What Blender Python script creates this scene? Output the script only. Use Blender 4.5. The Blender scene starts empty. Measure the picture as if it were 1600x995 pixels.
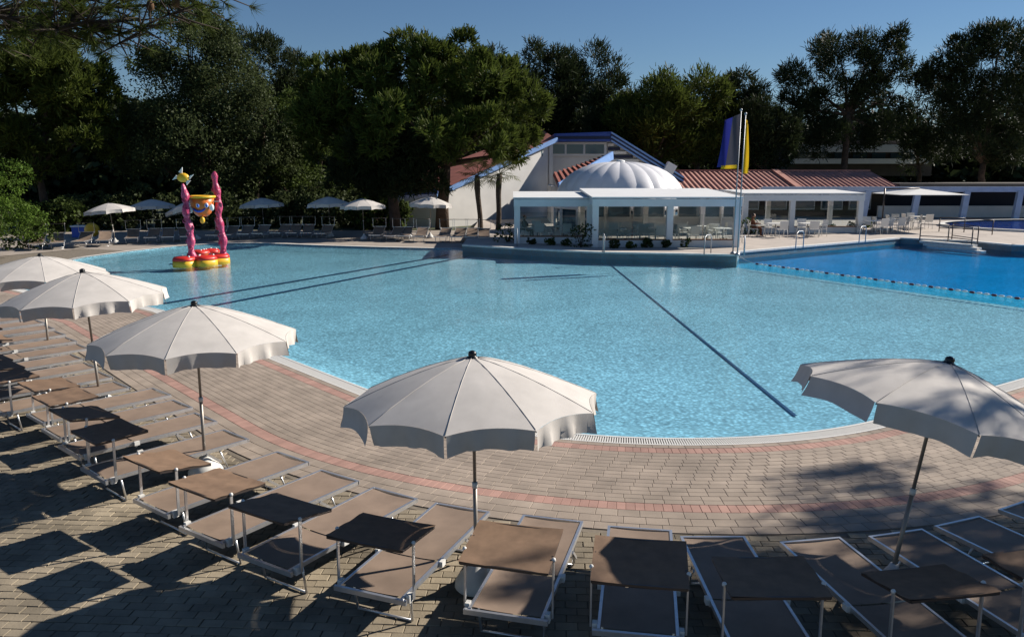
import bpy, bmesh, math, random
import numpy as np
from mathutils import Vector, Matrix
R = math.radians
random.seed(7); rng = np.random.default_rng(7)
scene = bpy.context.scene
COL = scene.collection

# ------------------------------------------------------------------ camera, sky, sun, exposure
CAM_H = 4.0; FPX = 1240.0; PITCH = math.atan((497.5 - 266) / FPX)
cd = bpy.data.cameras.new('camera'); cam = bpy.data.objects.new('camera', cd); COL.objects.link(cam)
cd.sensor_width = 36; cd.lens = 36 * FPX / 1600; cd.clip_start = .1; cd.clip_end = 3000
cam.location = (0, 0, CAM_H); cam.rotation_euler = (math.pi / 2 - PITCH, 0, 0)
scene.camera = cam
SUN_AZ = math.atan2(.92, .39); SUN_EL = R(31)
world = bpy.data.worlds.new('World'); scene.world = world; world.use_nodes = True
nt = world.node_tree; nt.nodes.clear()
sky = nt.nodes.new('ShaderNodeTexSky'); sky.sky_type = 'NISHITA'; sky.sun_disc = False
sky.sun_elevation = SUN_EL; sky.sun_rotation = SUN_AZ; sky.air_density = 1.0; sky.dust_density = .0; sky.ozone_density = 6.5
bg = nt.nodes.new('ShaderNodeBackground'); bg.inputs[1].default_value = .05
wo = nt.nodes.new('ShaderNodeOutputWorld'); nt.links.new(sky.outputs[0], bg.inputs[0]); nt.links.new(bg.outputs[0], wo.inputs[0])
sl = bpy.data.lights.new('sun', 'SUN'); sl.energy = 5.0; sl.angle = R(.5); sl.color = (1, .93, .83)
so = bpy.data.objects.new('sun', sl); COL.objects.link(so)
sv = Vector((math.sin(SUN_AZ) * math.cos(SUN_EL), math.cos(SUN_AZ) * math.cos(SUN_EL), math.sin(SUN_EL)))
so.rotation_euler = (-sv).to_track_quat('-Z', 'Y').to_euler(); so.location = sv * 60
scene.view_settings.view_transform = 'Standard'; scene.view_settings.look = 'None'
scene.view_settings.exposure = .5; scene.view_settings.gamma = 1
scene.cycles.max_bounces = 8; scene.cycles.diffuse_bounces = 1; scene.cycles.transparent_max_bounces = 16; scene.cycles.caustics_reflective = False; scene.cycles.caustics_refractive = False

# ------------------------------------------------------------------ helpers
def _ray(x, y):
    u = (x - 800) / FPX; v = -(y - 497.5) / FPX
    return (u, math.cos(PITCH) + v * math.sin(PITCH), -math.sin(PITCH) + v * math.cos(PITCH))
def gp(x, y, z=0.0):            # survey: where a sight line meets the level z
    r = _ray(x, y); t = (z - CAM_H) / r[2]; return Vector((r[0] * t, r[1] * t, z))
def at(x, y, Y):                # survey: point on a sight line at distance Y
    r = _ray(x, y); t = Y / r[1]; return Vector((r[0] * t, Y, CAM_H + r[2] * t))

class MB:
    def __init__(s): s.v = []; s.f = []; s.sm = []
    def add(s, vs, fs, smooth=False):
        n = len(s.v); s.v += [tuple(p) for p in vs]
        for f in fs: s.f.append(tuple(i + n for i in f)); s.sm.append(smooth)
    def box(s, c, d, rz=0, rx=0, ry=0):
        m = Matrix.Rotation(rz, 3, 'Z') @ Matrix.Rotation(ry, 3, 'Y') @ Matrix.Rotation(rx, 3, 'X'); c = Vector(c)
        vs = [c + m @ Vector((a * d[0] / 2, b * d[1] / 2, e * d[2] / 2)) for a in (-1, 1) for b in (-1, 1) for e in (-1, 1)]
        s.add(vs, [(0, 1, 3, 2), (4, 6, 7, 5), (0, 4, 5, 1), (2, 3, 7, 6), (0, 2, 6, 4), (1, 5, 7, 3)])
    def bar(s, a, b, w, h=None):             # rectangular bar between two points
        a = Vector(a); b = Vector(b); h = h or w; d = (b - a).normalized()
        up = Vector((0, 0, 1)) if abs(d.z) < .95 else Vector((0, 1, 0))
        x = d.cross(up).normalized(); y = x.cross(d)
        vs = [p + x * (i * w / 2) + y * (j * h / 2) for p in (a, b) for i, j in ((-1, -1), (1, -1), (1, 1), (-1, 1))]
        s.add(vs, [(0, 3, 2, 1), (4, 5, 6, 7), (0, 1, 5, 4), (1, 2, 6, 5), (2, 3, 7, 6), (3, 0, 4, 7)])
    def tube(s, pts, r, n=8, cap=True):
        pts = [Vector(p) for p in pts]; rs = r if isinstance(r, (list, tuple)) else [r] * len(pts)
        rings = []
        for i, p in enumerate(pts):
            d = (pts[min(i + 1, len(pts) - 1)] - pts[max(i - 1, 0)]).normalized()
            up = Vector((0, 0, 1)) if abs(d.z) < .9 else Vector((1, 0, 0))
            x = d.cross(up).normalized(); y = x.cross(d)
            rings.append([p + (x * math.cos(2 * math.pi * k / n) + y * math.sin(2 * math.pi * k / n)) * rs[i] for k in range(n)])
        vs = [q for rg in rings for q in rg]; fs = []
        for i in range(len(pts) - 1):
            for k in range(n): fs.append((i * n + k, i * n + (k + 1) % n, (i + 1) * n + (k + 1) % n, (i + 1) * n + k))
        if cap: fs.append(tuple(range(n))[::-1]); fs.append(tuple((len(pts) - 1) * n + k for k in range(n)))
        s.add(vs, fs, True)
    def lathe(s, prof, c=(0, 0, 0), n=16, fn=None):
        c = Vector(c); vs = []; fs = []
        for r, z in prof:
            for k in range(n):
                a = 2 * math.pi * k / n; rr = r * (fn(a, z) if fn else 1)
                vs.append(c + Vector((rr * math.cos(a), rr * math.sin(a), z)))
        for i in range(len(prof) - 1):
            for k in range(n): fs.append((i * n + k, i * n + (k + 1) % n, (i + 1) * n + (k + 1) % n, (i + 1) * n + k))
        fs.append(tuple(range(n))[::-1]); fs.append(tuple((len(prof) - 1) * n + k for k in range(n)))
        s.add(vs, fs, True)
    def ball(s, c, r, n=10, m=7):
        rr = r if isinstance(r, (tuple, list)) else (r, r, r)
        vs = []; fs = []; c = Vector(c)
        for i in range(m + 1):
            t = math.pi * i / m
            for k in range(n):
                a = 2 * math.pi * k / n
                vs.append(c + Vector((rr[0] * math.sin(t) * math.cos(a), rr[1] * math.sin(t) * math.sin(a), rr[2] * math.cos(t))))
        for i in range(m):
            for k in range(n): fs.append((i * n + k, (i + 1) * n + k, (i + 1) * n + (k + 1) % n, i * n + (k + 1) % n))
        s.add(vs, fs, True)
    def prism(s, poly, z0, z1):
        n = len(poly); vs = [(p[0], p[1], z0) for p in poly] + [(p[0], p[1], z1) for p in poly]
        s.add(vs, [tuple(range(n))[::-1], tuple(range(n, 2 * n))] + [(i, (i + 1) % n, n + (i + 1) % n, n + i) for i in range(n)])
    def extr(s, poly, off):                 # 3D polygon pushed along off
        n = len(poly); o = Vector(off); vs = [Vector(p) for p in poly] + [Vector(p) + o for p in poly]
        s.add(vs, [tuple(range(n)), tuple(range(n, 2 * n))[::-1]] + [(i, n + i, n + (i + 1) % n, (i + 1) % n) for i in range(n)])
    def mesh(s, name):
        me = bpy.data.meshes.new(name); me.from_pydata(s.v, [], s.f); me.polygons.foreach_set('use_smooth', s.sm); me.update(); return me
    def build(s, name, mat, parent=None, loc=None):
        o = bpy.data.objects.new(name, s.mesh(name)); COL.objects.link(o)
        if mat: o.data.materials.append(mat)
        o.parent = parent
        if loc is not None: o.location = loc
        return o
def box_part(name, mat, parent, *a, **k): m = MB(); m.box(*a, **k); return m.build(name, mat, parent)
def bar_part(name, mat, parent, *a): m = MB(); m.bar(*a); return m.build(name, mat, parent)
def tube_part(name, mat, parent, *a, **k): m = MB(); m.tube(*a, **k); return m.build(name, mat, parent)
def ball_part(name, mat, parent, *a, **k): m = MB(); m.ball(*a, **k); return m.build(name, mat, parent)
def tag(o, label=None, cat=None, group=None, kind=None):
    if label: o['label'] = label
    if cat: o['category'] = cat
    if group: o['group'] = group
    if kind: o['kind'] = kind
    return o
def empty(name, loc=(0, 0, 0), rz=0):
    o = bpy.data.objects.new(name, None); COL.objects.link(o); o.location = loc; o.rotation_euler = (0, 0, rz); o.empty_display_size = .2; return o
def copy_tree(o, parent=None):
    c = o.copy(); COL.objects.link(c); c.parent = parent
    for ch in KIDS.get(o.name, []): copy_tree(ch, c)
    return c
KIDS = {}
def index_kids(root):
    ks = [c for c in root.children]; KIDS[root.name] = ks
    for c in ks: index_kids(c)
ORD = 'first second third fourth fifth sixth seventh eighth ninth tenth eleventh twelfth thirteenth fourteenth fifteenth sixteenth seventeenth eighteenth nineteenth twentieth'.split() + ['twenty-' + q for q in 'first second third fourth fifth sixth seventh eighth ninth'.split()] + ['thirtieth'] + ['thirty-' + q for q in 'first second third fourth fifth sixth'.split()]

# ------------------------------------------------------------------ materials
def mat(name, col, rough=.6, metal=0, noise=None, bump=None, var=.0, spec=.5, attr=False, transl=0, col2=None, stain=None):
    m = bpy.data.materials.new(name); m.use_nodes = True; t = m.node_tree; N = t.nodes; Lk = t.links
    b = N['Principled BSDF']; b.inputs['Roughness'].default_value = rough; b.inputs['Metallic'].default_value = metal
    b.inputs['Specular IOR Level'].default_value = spec
    c = N.new('ShaderNodeRGB'); c.outputs[0].default_value = (*col, 1); out = c.outputs[0]
    tc = N.new('ShaderNodeTexCoord'); geo = N.new('ShaderNodeNewGeometry')
    if noise:                                # (scale, amount)
        n = N.new('ShaderNodeTexNoise'); n.inputs['Scale'].default_value = noise[0]; n.inputs['Detail'].default_value = 6
        Lk.new(geo.outputs['Position'], n.inputs['Vector'])
        mr = N.new('ShaderNodeMapRange'); mr.inputs[1].default_value = .3; mr.inputs[2].default_value = .7
        mr.inputs[3].default_value = 0 if col2 else 1 - noise[1]; mr.inputs[4].default_value = 1 if col2 else 1 + noise[1]
        Lk.new(n.outputs[0], mr.inputs[0])
        if col2:
            mx = N.new('ShaderNodeMixRGB'); mx.inputs[2].default_value = (*col2, 1); Lk.new(mr.outputs[0], mx.inputs[0]); Lk.new(out, mx.inputs[1]); out = mx.outputs[0]
        else:
            mx = N.new('ShaderNodeVectorMath'); mx.operation = 'SCALE'; Lk.new(out, mx.inputs[0]); Lk.new(mr.outputs[0], mx.inputs['Scale']); out = mx.outputs[0]
    if stain:                                # (scale, low, high) broad weathering
        n = N.new('ShaderNodeTexNoise'); n.inputs['Scale'].default_value = stain[0]; n.inputs['Detail'].default_value = 8; n.inputs['Roughness'].default_value = .65
        Lk.new(geo.outputs['Position'], n.inputs['Vector'])
        mr = N.new('ShaderNodeMapRange'); mr.inputs[1].default_value = .35; mr.inputs[2].default_value = .65; mr.inputs[3].default_value = stain[1]; mr.inputs[4].default_value = stain[2]; Lk.new(n.outputs[0], mr.inputs[0])
        mx = N.new('ShaderNodeVectorMath'); mx.operation = 'SCALE'; Lk.new(out, mx.inputs[0]); Lk.new(mr.outputs[0], mx.inputs['Scale']); out = mx.outputs[0]
    if var or attr:
        if attr: a = N.new('ShaderNodeAttribute'); a.attribute_name = 'tint'; src = a.outputs['Fac']
        else: a = N.new('ShaderNodeObjectInfo'); src = a.outputs['Random']
        mr = N.new('ShaderNodeMapRange'); mr.inputs[3].default_value = 1 - var; mr.inputs[4].default_value = 1 + var; Lk.new(src, mr.inputs[0])
        mx = N.new('ShaderNodeVectorMath'); mx.operation = 'SCALE'; Lk.new(out, mx.inputs[0]); Lk.new(mr.outputs[0], mx.inputs['Scale']); out = mx.outputs[0]
    Lk.new(out, b.inputs['Base Color'])
    if bump:                                 # (scale, strength, distance)
        n = N.new('ShaderNodeTexNoise'); n.inputs['Scale'].default_value = bump[0]; n.inputs['Detail'].default_value = 4
        Lk.new(geo.outputs['Position'], n.inputs['Vector'])
        bp = N.new('ShaderNodeBump'); bp.inputs['Strength'].default_value = bump[1]; bp.inputs['Distance'].default_value = bump[2]
        Lk.new(n.outputs[0], bp.inputs['Height']); Lk.new(bp.outputs[0], b.inputs['Normal'])
    if transl:
        tr = N.new('ShaderNodeBsdfTranslucent'); Lk.new(out, tr.inputs[0]); ms = N.new('ShaderNodeMixShader'); ms.inputs[0].default_value = transl
        Lk.new(b.outputs[0], ms.inputs[1]); Lk.new(tr.outputs[0], ms.inputs[2]); Lk.new(ms.outputs[0], N['Material Output'].inputs[0])
    return m
M = {}
M['paver'] = mat('paver', (.338, .273, .218), .85, noise=(2.2, .13), bump=(60, .35, .004), var=.09, attr=True, stain=(.7, .80, 1.10))
M['paver_red'] = mat('paver_red', (.40, .235, .19), .85, noise=(3, .12), bump=(60, .35, .004), var=.12, attr=True, stain=(.7, .85, 1.08))
M['paver_old'] = mat('paver_old', (.29, .24, .17), .9, noise=(1.6, .2), bump=(45, .5, .006), var=.18, attr=True, stain=(.9, .62, 1.12))
M['joint'] = mat('joint', (.18, .15, .115), .95, noise=(9, .3))
M['grate'] = mat('grate', (.72, .70, .66), .5)
M['dark'] = mat('dark', (.02, .02, .02), .7)
M['ground'] = mat('ground', (.07, .075, .035), .95, noise=(.6, .4), bump=(8, .5, .05), col2=(.045, .06, .02))
M['fardeck'] = mat('fardeck', (.34, .29, .245), .85, noise=(1.3, .14), bump=(20, .3, .01))
M['lightdeck'] = mat('lightdeck', (.46, .40, .35), .85, noise=(1.1, .12), bump=(20, .3, .01))
M['canvas'] = mat('canvas', (.60, .56, .52), .9, noise=(5, .05), bump=(380, .12, .001), transl=.04, stain=(2.2, .9, 1.03))
M['canvas_white'] = mat('canvas_white', (.78, .77, .75), .85, noise=(2, .04), transl=.12)
M['pole'] = mat('pole', (.30, .27, .24), .45, .55)
M['black'] = mat('black', (.012, .012, .012), .3)
M['alu'] = mat('alu', (.66, .66, .67), .36, .8, noise=(14, .08))
M['mesh'] = mat('mesh', (.27, .195, .145), .75, noise=(4, .10), bump=(420, .3, .001), var=.08, stain=(2.5, .86, 1.06))
M['shadecloth'] = mat('shadecloth', (.215, .135, .085), .85, noise=(9, .16), bump=(420, .2, .001), var=.08)
M['plastic'] = mat('plastic', (.75, .73, .69), .5)
M['concrete_white'] = mat('concrete_white', (.68, .66, .62), .7, noise=(6, .12))
M['wall'] = mat('wall', (.74, .72, .69), .85, noise=(.9, .07), bump=(14, .15, .01))
M['white'] = mat('white', (.80, .80, .79), .5, noise=(1.5, .04))
M['blue'] = mat('blue', (.035, .085, .36), .5, noise=(3, .12))
M['lightblue'] = mat('lightblue', (.20, .36, .70), .5, noise=(3, .12))
M['paleblue'] = mat('paleblue', (.42, .50, .64), .6, noise=(2, .1))
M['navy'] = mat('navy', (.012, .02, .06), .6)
M['redroof'] = mat('redroof', (.33, .105, .075), .8, noise=(1.4, .22))
M['trellis'] = mat('trellis', (.42, .20, .16), .8, noise=(2, .15))
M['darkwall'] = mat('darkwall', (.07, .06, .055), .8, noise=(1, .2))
M['membrane'] = mat('membrane', (.74, .73, .75), .42, noise=(1.2, .06))
M['bark'] = mat('bark', (.085, .055, .038), .95, noise=(3, .35), bump=(9, .9, .06))
M['palmbark'] = mat('palmbark', (.07, .05, .035), .95, noise=(6, .4), bump=(14, 1, .05))
M['metal'] = mat('metal', (.36, .37, .39), .5, .7)
M['darkmetal'] = mat('darkmetal', (.09, .075, .07), .4, .6)
M['tile_wall'] = mat('tile_wall', (.10, .62, .88), .3, noise=(3, .15))
M['line'] = mat('line', (.012, .05, .13), .5)
M['pink'] = mat('pink', (.42, .015, .08), .35, noise=(3.5, .5), col2=(.62, .12, .24), bump=(6, .8, .08))
M['orange'] = mat('orange', (.75, .17, .02), .4); M['yellow'] = mat('yellow', (.85, .48, .03), .4)
M['red'] = mat('red', (.62, .03, .02), .4); M['toyblue'] = mat('toyblue', (.02, .10, .55), .4); M['toywhite'] = mat('toywhite', (.8, .8, .78), .4)
M['flagblue'] = mat('flagblue', (.03, .035, .24), .8, transl=.25); M['flagyellow'] = mat('flagyellow', (.80, .50, .02), .8, transl=.3)
M['flaggrey'] = mat('flaggrey', (.09, .08, .10), .8, transl=.2)
M['wood'] = mat('wood', (.22, .10, .05), .7, noise=(5, .2)); M['rope'] = mat('rope', (.7, .68, .64), .7)
M['skin'] = mat('skin', (.45, .26, .18), .6); M['cloth'] = mat('cloth', (.03, .03, .04), .9); M['clothb'] = mat('clothb', (.16, .06, .03), .9); M['hair'] = mat('hair', (.02, .012, .01), .7)
M['darkbark'] = mat('darkbark', (.035, .025, .018), .95, noise=(8, .3))
M['cone'] = mat('cone', (.12, .065, .03), .9)
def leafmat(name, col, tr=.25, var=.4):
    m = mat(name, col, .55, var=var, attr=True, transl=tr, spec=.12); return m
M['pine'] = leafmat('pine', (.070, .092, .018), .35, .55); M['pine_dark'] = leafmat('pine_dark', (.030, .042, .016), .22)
M['leaf'] = leafmat('leaf', (.07, .10, .024), .35); M['leaf_bright'] = leafmat('leaf_bright', (.085, .14, .02), .3); M['palm'] = leafmat('palm', (.10, .11, .03)); M['oak'] = leafmat('oak', (.060, .078, .030), .35)

def two_sided_ior(t, fr, ior):            # same reflectance from either side of a thin sheet (no refraction is traced)
    ge = t.nodes.new('ShaderNodeNewGeometry'); m = t.nodes.new('ShaderNodeMapRange'); m.inputs[3].default_value = ior; m.inputs[4].default_value = 1 / ior
    t.links.new(ge.outputs['Backfacing'], m.inputs[0]); t.links.new(m.outputs[0], fr.inputs[0])
def glass_mat():
    m = bpy.data.materials.new('glass'); m.use_nodes = True; t = m.node_tree; t.nodes.clear()
    o = t.nodes.new('ShaderNodeOutputMaterial'); a = t.nodes.new('ShaderNodeBsdfTransparent'); a.inputs[0].default_value = (.86, .90, .90, 1)
    gl = t.nodes.new('ShaderNodeBsdfGlossy'); gl.inputs['Roughness'].default_value = .02; fr = t.nodes.new('ShaderNodeFresnel'); two_sided_ior(t, fr, 1.45)
    mx = t.nodes.new('ShaderNodeMixShader'); t.links.new(fr.outputs[0], mx.inputs[0]); t.links.new(a.outputs[0], mx.inputs[1]); t.links.new(gl.outputs[0], mx.inputs[2]); t.links.new(mx.outputs[0], o.inputs[0]); return m
M['glass'] = glass_mat()
M['window'] = mat('window', (.05, .10, .14), .08, spec=.8)
def water_mat(name, tint, ior=1.25, sc=1.0, strength=.15):
    m = bpy.data.materials.new(name); m.use_nodes = True; t = m.node_tree; t.nodes.clear(); N = t.nodes; L = t.links
    o = N.new('ShaderNodeOutputMaterial'); a = N.new('ShaderNodeBsdfTransparent'); a.inputs[0].default_value = (*tint, 1)
    gl = N.new('ShaderNodeBsdfGlossy'); gl.inputs['Roughness'].default_value = .06; fr = N.new('ShaderNodeFresnel'); two_sided_ior(t, fr, ior)
    ge = N.new('ShaderNodeNewGeometry')
    n1 = N.new('ShaderNodeTexNoise'); n1.inputs['Scale'].default_value = 6.5 * sc; n1.inputs['Detail'].default_value = 3; n1.inputs['Distortion'].default_value = .6
    n2 = N.new('ShaderNodeTexNoise'); n2.inputs['Scale'].default_value = 19 * sc; n2.inputs['Detail'].default_value = 2
    ad = N.new('ShaderNodeMath'); ad.operation = 'MULTIPLY_ADD'; ad.inputs[1].default_value = .35
    L.new(ge.outputs['Position'], n1.inputs['Vector']); L.new(ge.outputs['Position'], n2.inputs['Vector'])
    L.new(n2.outputs[0], ad.inputs[0]); L.new(n1.outputs[0], ad.inputs[2])
    bp = N.new('ShaderNodeBump'); bp.inputs['Strength'].default_value = strength; bp.inputs['Distance'].default_value = .07; L.new(ad.outputs[0], bp.inputs['Height'])
    n3 = N.new('ShaderNodeTexNoise'); n3.inputs['Scale'].default_value = .22; n3.inputs['Detail'].default_value = 3; L.new(ge.outputs['Position'], n3.inputs['Vector'])
    mr = N.new('ShaderNodeMapRange'); mr.inputs[1].default_value = .35; mr.inputs[2].default_value = .65; mr.inputs[3].default_value = strength * .45; mr.inputs[4].default_value = strength * 1.5; L.new(n3.outputs[0], mr.inputs[0]); L.new(mr.outputs[0], bp.inputs['Strength'])
    for q in (gl, fr): L.new(bp.outputs[0], q.inputs['Normal'])
    mx = N.new('ShaderNodeMixShader'); L.new(fr.outputs[0], mx.inputs[0]); L.new(a.outputs[0], mx.inputs[1]); L.new(gl.outputs[0], mx.inputs[2]); L.new(mx.outputs[0], o.inputs[0]); return m
M['water'] = water_mat('water', (.80, .96, 1.0), 1.2); M['deepwater'] = water_mat('deepwater', (.08, .68, 1.0), 1.16); M['upperwater'] = water_mat('upperwater', (.08, .25, .62))
def floor_mat():          # aqua tile floor; the water's light speckle is painted in as mottling
    m = mat('pool_floor_caustics', (.44, .72, .85), .5, noise=(9, .28), stain=(.35, .86, 1.06)); t = m.node_tree; N = t.nodes; L = t.links
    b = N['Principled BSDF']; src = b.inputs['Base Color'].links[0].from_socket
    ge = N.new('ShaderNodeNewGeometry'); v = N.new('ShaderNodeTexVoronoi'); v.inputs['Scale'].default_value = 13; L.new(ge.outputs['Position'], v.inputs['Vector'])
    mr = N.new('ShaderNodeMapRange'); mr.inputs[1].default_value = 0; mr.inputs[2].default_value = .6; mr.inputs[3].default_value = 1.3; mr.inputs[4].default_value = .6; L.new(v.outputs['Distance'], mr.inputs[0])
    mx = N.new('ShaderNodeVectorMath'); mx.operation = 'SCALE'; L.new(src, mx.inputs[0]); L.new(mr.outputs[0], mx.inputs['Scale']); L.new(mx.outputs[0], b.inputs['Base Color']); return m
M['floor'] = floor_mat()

# ------------------------------------------------------------------ pool outline
C0 = Vector((2.65, 18.0)); RP = 6.5
aL = math.atan2(-.66, -.75); aR = R(-90 + 33)
edge = []                                           # from far right, round the near bow, to the left
pR = Vector((C0.x + RP * math.cos(aR), C0.y + RP * math.sin(aR))); tR = Vector((math.cos(R(33)), math.sin(R(33))))
for k in range(24, 0, -1): edge.append(pR + tR * k)
a = aR
aL2 = aL - 0 if aL < 0 else aL
nA = 60
for k in range(nA + 1):
    t = aR + (aL2 - aR) * k / nA; edge.append(C0 + Vector((math.cos(t), math.sin(t))) * RP)
tL = Vector((-.66, .75)).normalized()
for k in range(1, 13): edge.append(edge[24 + nA] + tL * k)
edge += [Vector(p) for p in [(-11.9, 24.2), (-13.6, 25.1), (-15.93, 26.2), (-17.4, 27.4), (-18.6, 29.2), (-19.8, 32.6), (-20.05, 37), (-19.2, 40), (-18.0, 42.6), (-16.3, 44.2), (-14.4, 44.5), (-12.4, 43.9), (-10.4, 43.1), (-7, 42.1), (-3.3, 41.3), (-2.5, 40.9)]]
NEAR_N = 24 + nA + 1 + 12
raised = [Vector(p) for p in [(-2.5, 40.0), (0, 38.4), (2, 37.3), (4.1, 36.4), (7.7, 35.7), (10.0, 35.2), (10.5, 36.6), (15.2, 39.8), (21.6, 44.2), (24.3, 42.4), (25.2, 40.0), (29, 38.2), (36, 37), (40, 34), (36, 30)]]
outline = edge + raised
def fill(poly, z, name, m, holes=()):
    bm = bmesh.new(); es = []
    for lp in (poly, *holes):
        vs = [bm.verts.new((p[0], p[1], z)) for p in lp]
        for i in range(len(vs)): es.append(bm.edges.new((vs[i], vs[(i + 1) % len(vs)])))
    bmesh.ops.triangle_fill(bm, use_beauty=True, use_dissolve=False, edges=es)
    bm.normal_update()
    for f in bm.faces:
        if f.normal.z < 0: f.normal_flip()
    me = bpy.data.meshes.new(name); bm.to_mesh(me); bm.free(); me.materials.append(m)
    o = bpy.data.objects.new(name, me); COL.objects.link(o); return o
big = [(-900, -60), (900, -60), (900, 1500), (-900, 1500)]
tag(fill(big, -.03, 'ground', M['ground'], [outline]), kind='structure')

# pool: floor, sloping rim, walls, lines, water
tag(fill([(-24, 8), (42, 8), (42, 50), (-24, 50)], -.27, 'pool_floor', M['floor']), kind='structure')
rim = MB(); n = len(edge)
def nrm(i):
    d = (edge[min(i + 1, len(edge) - 1)] - edge[max(i - 1, 0)]).normalized(); return Vector((-d.y, d.x))   # away from the pool
if (edge[50] + nrm(50) - C0).length < RP: _s = -1
else: _s = 1
def nout(i): return nrm(i) * _s
prof = [(0, -.02), (.0, -.07), (.45, -.15), (1.3, -.262)]
vs = []; fs = []
for i in range(n):
    for (o_, z) in prof: p = edge[i] - nout(i) * o_; vs.append((p.x, p.y, z))
k_ = len(prof)
for i in range(n - 1):
    for j in range(k_ - 1): fs.append((i * k_ + j, (i + 1) * k_ + j, (i + 1) * k_ + j + 1, i * k_ + j + 1))
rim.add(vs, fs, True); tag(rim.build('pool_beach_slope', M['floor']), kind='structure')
wl = MB()
pts = [edge[-1]] + raised
for i in range(len(pts) - 1): wl.add([(*pts[i], -1), (*pts[i + 1], -1), (*pts[i + 1], .30 if i else -.0), (*pts[i], .30 if i else -.0)], [(0, 1, 2, 3)])
tag(wl.build('pool_wall', M['tile_wall']), kind='structure')
rope_a = Vector((10.02, 35.15)); rope_b = Vector((21.5, 15.2))
def side(p): return (rope_b - rope_a).cross(Vector(p) - rope_a)
ln = MB()
def floor_line(p, q, w=.17):
    p = Vector(p); q = Vector(q); d = (q - p).normalized(); nn = Vector((-d.y, d.x)) * w / 2; vs = []; m_ = 60
    ea = np.array([[e.x, e.y] for e in edge])
    while np.min(np.hypot(ea[:, 0] - q.x, ea[:, 1] - q.y)) < 1.32 and w < .1: q -= d * .05
    for k in range(m_ + 1):
        c = p.lerp(q, k / m_); dist = np.min(np.hypot(ea[:, 0] - c.x, ea[:, 1] - c.y)); z = np.interp(dist, [0, .45, 1.3], [-.07, -.15, -.262]) + .012
        vs += [(*(c + nn), z), (*(c - nn), z)]
    ln.add(vs, [(2 * k, 2 * k + 1, 2 * k + 3, 2 * k + 2) for k in range(m_)])
def fl(px, py): v = gp(px, py, -.255); return (v.x, v.y)
floor_line(fl(947, 408), gp(1272, 668, -.2).xy, .065); floor_line(fl(740, 392), fl(150, 492), .22); floor_line(fl(745, 398), fl(330, 478), .22)
tag(ln.build('pool_lane_line', M['line']), kind='structure')
i_rope = 24 + 0
wpoly = [p for p in outline if side(p) * side((0, 20)) > 0]
# main water: outline clipped by the rope line; deep basin beyond it
def clip(poly, sgn, rope_a=rope_a + Vector((.38, .22)), rope_b=rope_b + Vector((.38, .22))):
    def side(p): return (rope_b - rope_a).cross(Vector(p) - rope_a)
    out = []
    for i in range(len(poly)):
        p, q = poly[i], poly[(i + 1) % len(poly)]; sp, sq = side(p) * sgn, side(q) * sgn
        if sp >= 0: out.append(p)
        if sp * sq < 0: t = sp / (sp - sq); out.append(p + (q - p) * t)
    return out
sg = 1 if side((0, 20)) > 0 else -1
tag(fill(clip(outline, sg), -.03, 'pool_water', M['water']), kind='structure')
tag(fill(clip(outline, -sg), -.03, 'deep_pool_water', M['deepwater']), kind='structure')

# ------------------------------------------------------------------ paving
E_arr = np.array([[p.x, p.y] for p in edge[:NEAR_N + 8]])
seg = np.hypot(*(E_arr[1:] - E_arr[:-1]).T); S = np.concatenate([[0], np.cumsum(seg)])
N_arr = np.array([[nout(i).x, nout(i).y] for i in range(len(E_arr))])
def along(s, off):
    x = np.interp(s, S, E_arr[:, 0]); y = np.interp(s, S, E_arr[:, 1]); nx = np.interp(s, S, N_arr[:, 0]); ny = np.interp(s, S, N_arr[:, 1])
    l = math.hypot(nx, ny); return (x + nx / l * off, y + ny / l * off)
def strip(o0, o1, z, name, m, i0=0, i1=None, z1=None):
    b = MB(); i1 = i1 or len(E_arr); vs = []
    for i in range(i0, i1):
        for o_, zz in ((o0, z), (o1, z if z1 is None else z1)): p = E_arr[i] + N_arr[i] * o_; vs.append((p[0], p[1], zz))
    b.add(vs, [(2 * k, 2 * k + 1, 2 * k + 3, 2 * k + 2) for k in range(i1 - i0 - 1)]); return b.build(name, m)
apron = tag(strip(-.02, 3.3, -.012, 'pool_apron', M['joint']), kind='structure')
CAMXY = np.array([0, 0])
def paver_geo(c, ztop, h=.05, ch=.0035):
    c = [np.array(q, float) for q in c]; m = sum(c) / 4
    ins = [q + (m - q) / np.linalg.norm(m - q) * ch * 1.4 for q in c]
    v = [(*q, ztop - h) for q in c] + [(*q, ztop - ch) for q in c] + [(*q, ztop) for q in ins]
    f = [(8, 9, 10, 11)] + [(i, (i + 1) % 4, 4 + (i + 1) % 4, 4 + i) for i in range(4)] + [(4 + i, 4 + (i + 1) % 4, 8 + (i + 1) % 4, 8 + i) for i in range(4)]
    return v, f
def add_tint(me, vals):
    at_ = me.attributes.new('tint', 'FLOAT', 'POINT'); at_.data.foreach_set('value', np.asarray(vals, dtype=np.float32))
def ccw(c):
    a = sum(c[i][0] * c[(i + 1) % 4][1] - c[(i + 1) % 4][0] * c[i][1] for i in range(4)); return c if a > 0 else c[::-1]
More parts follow.
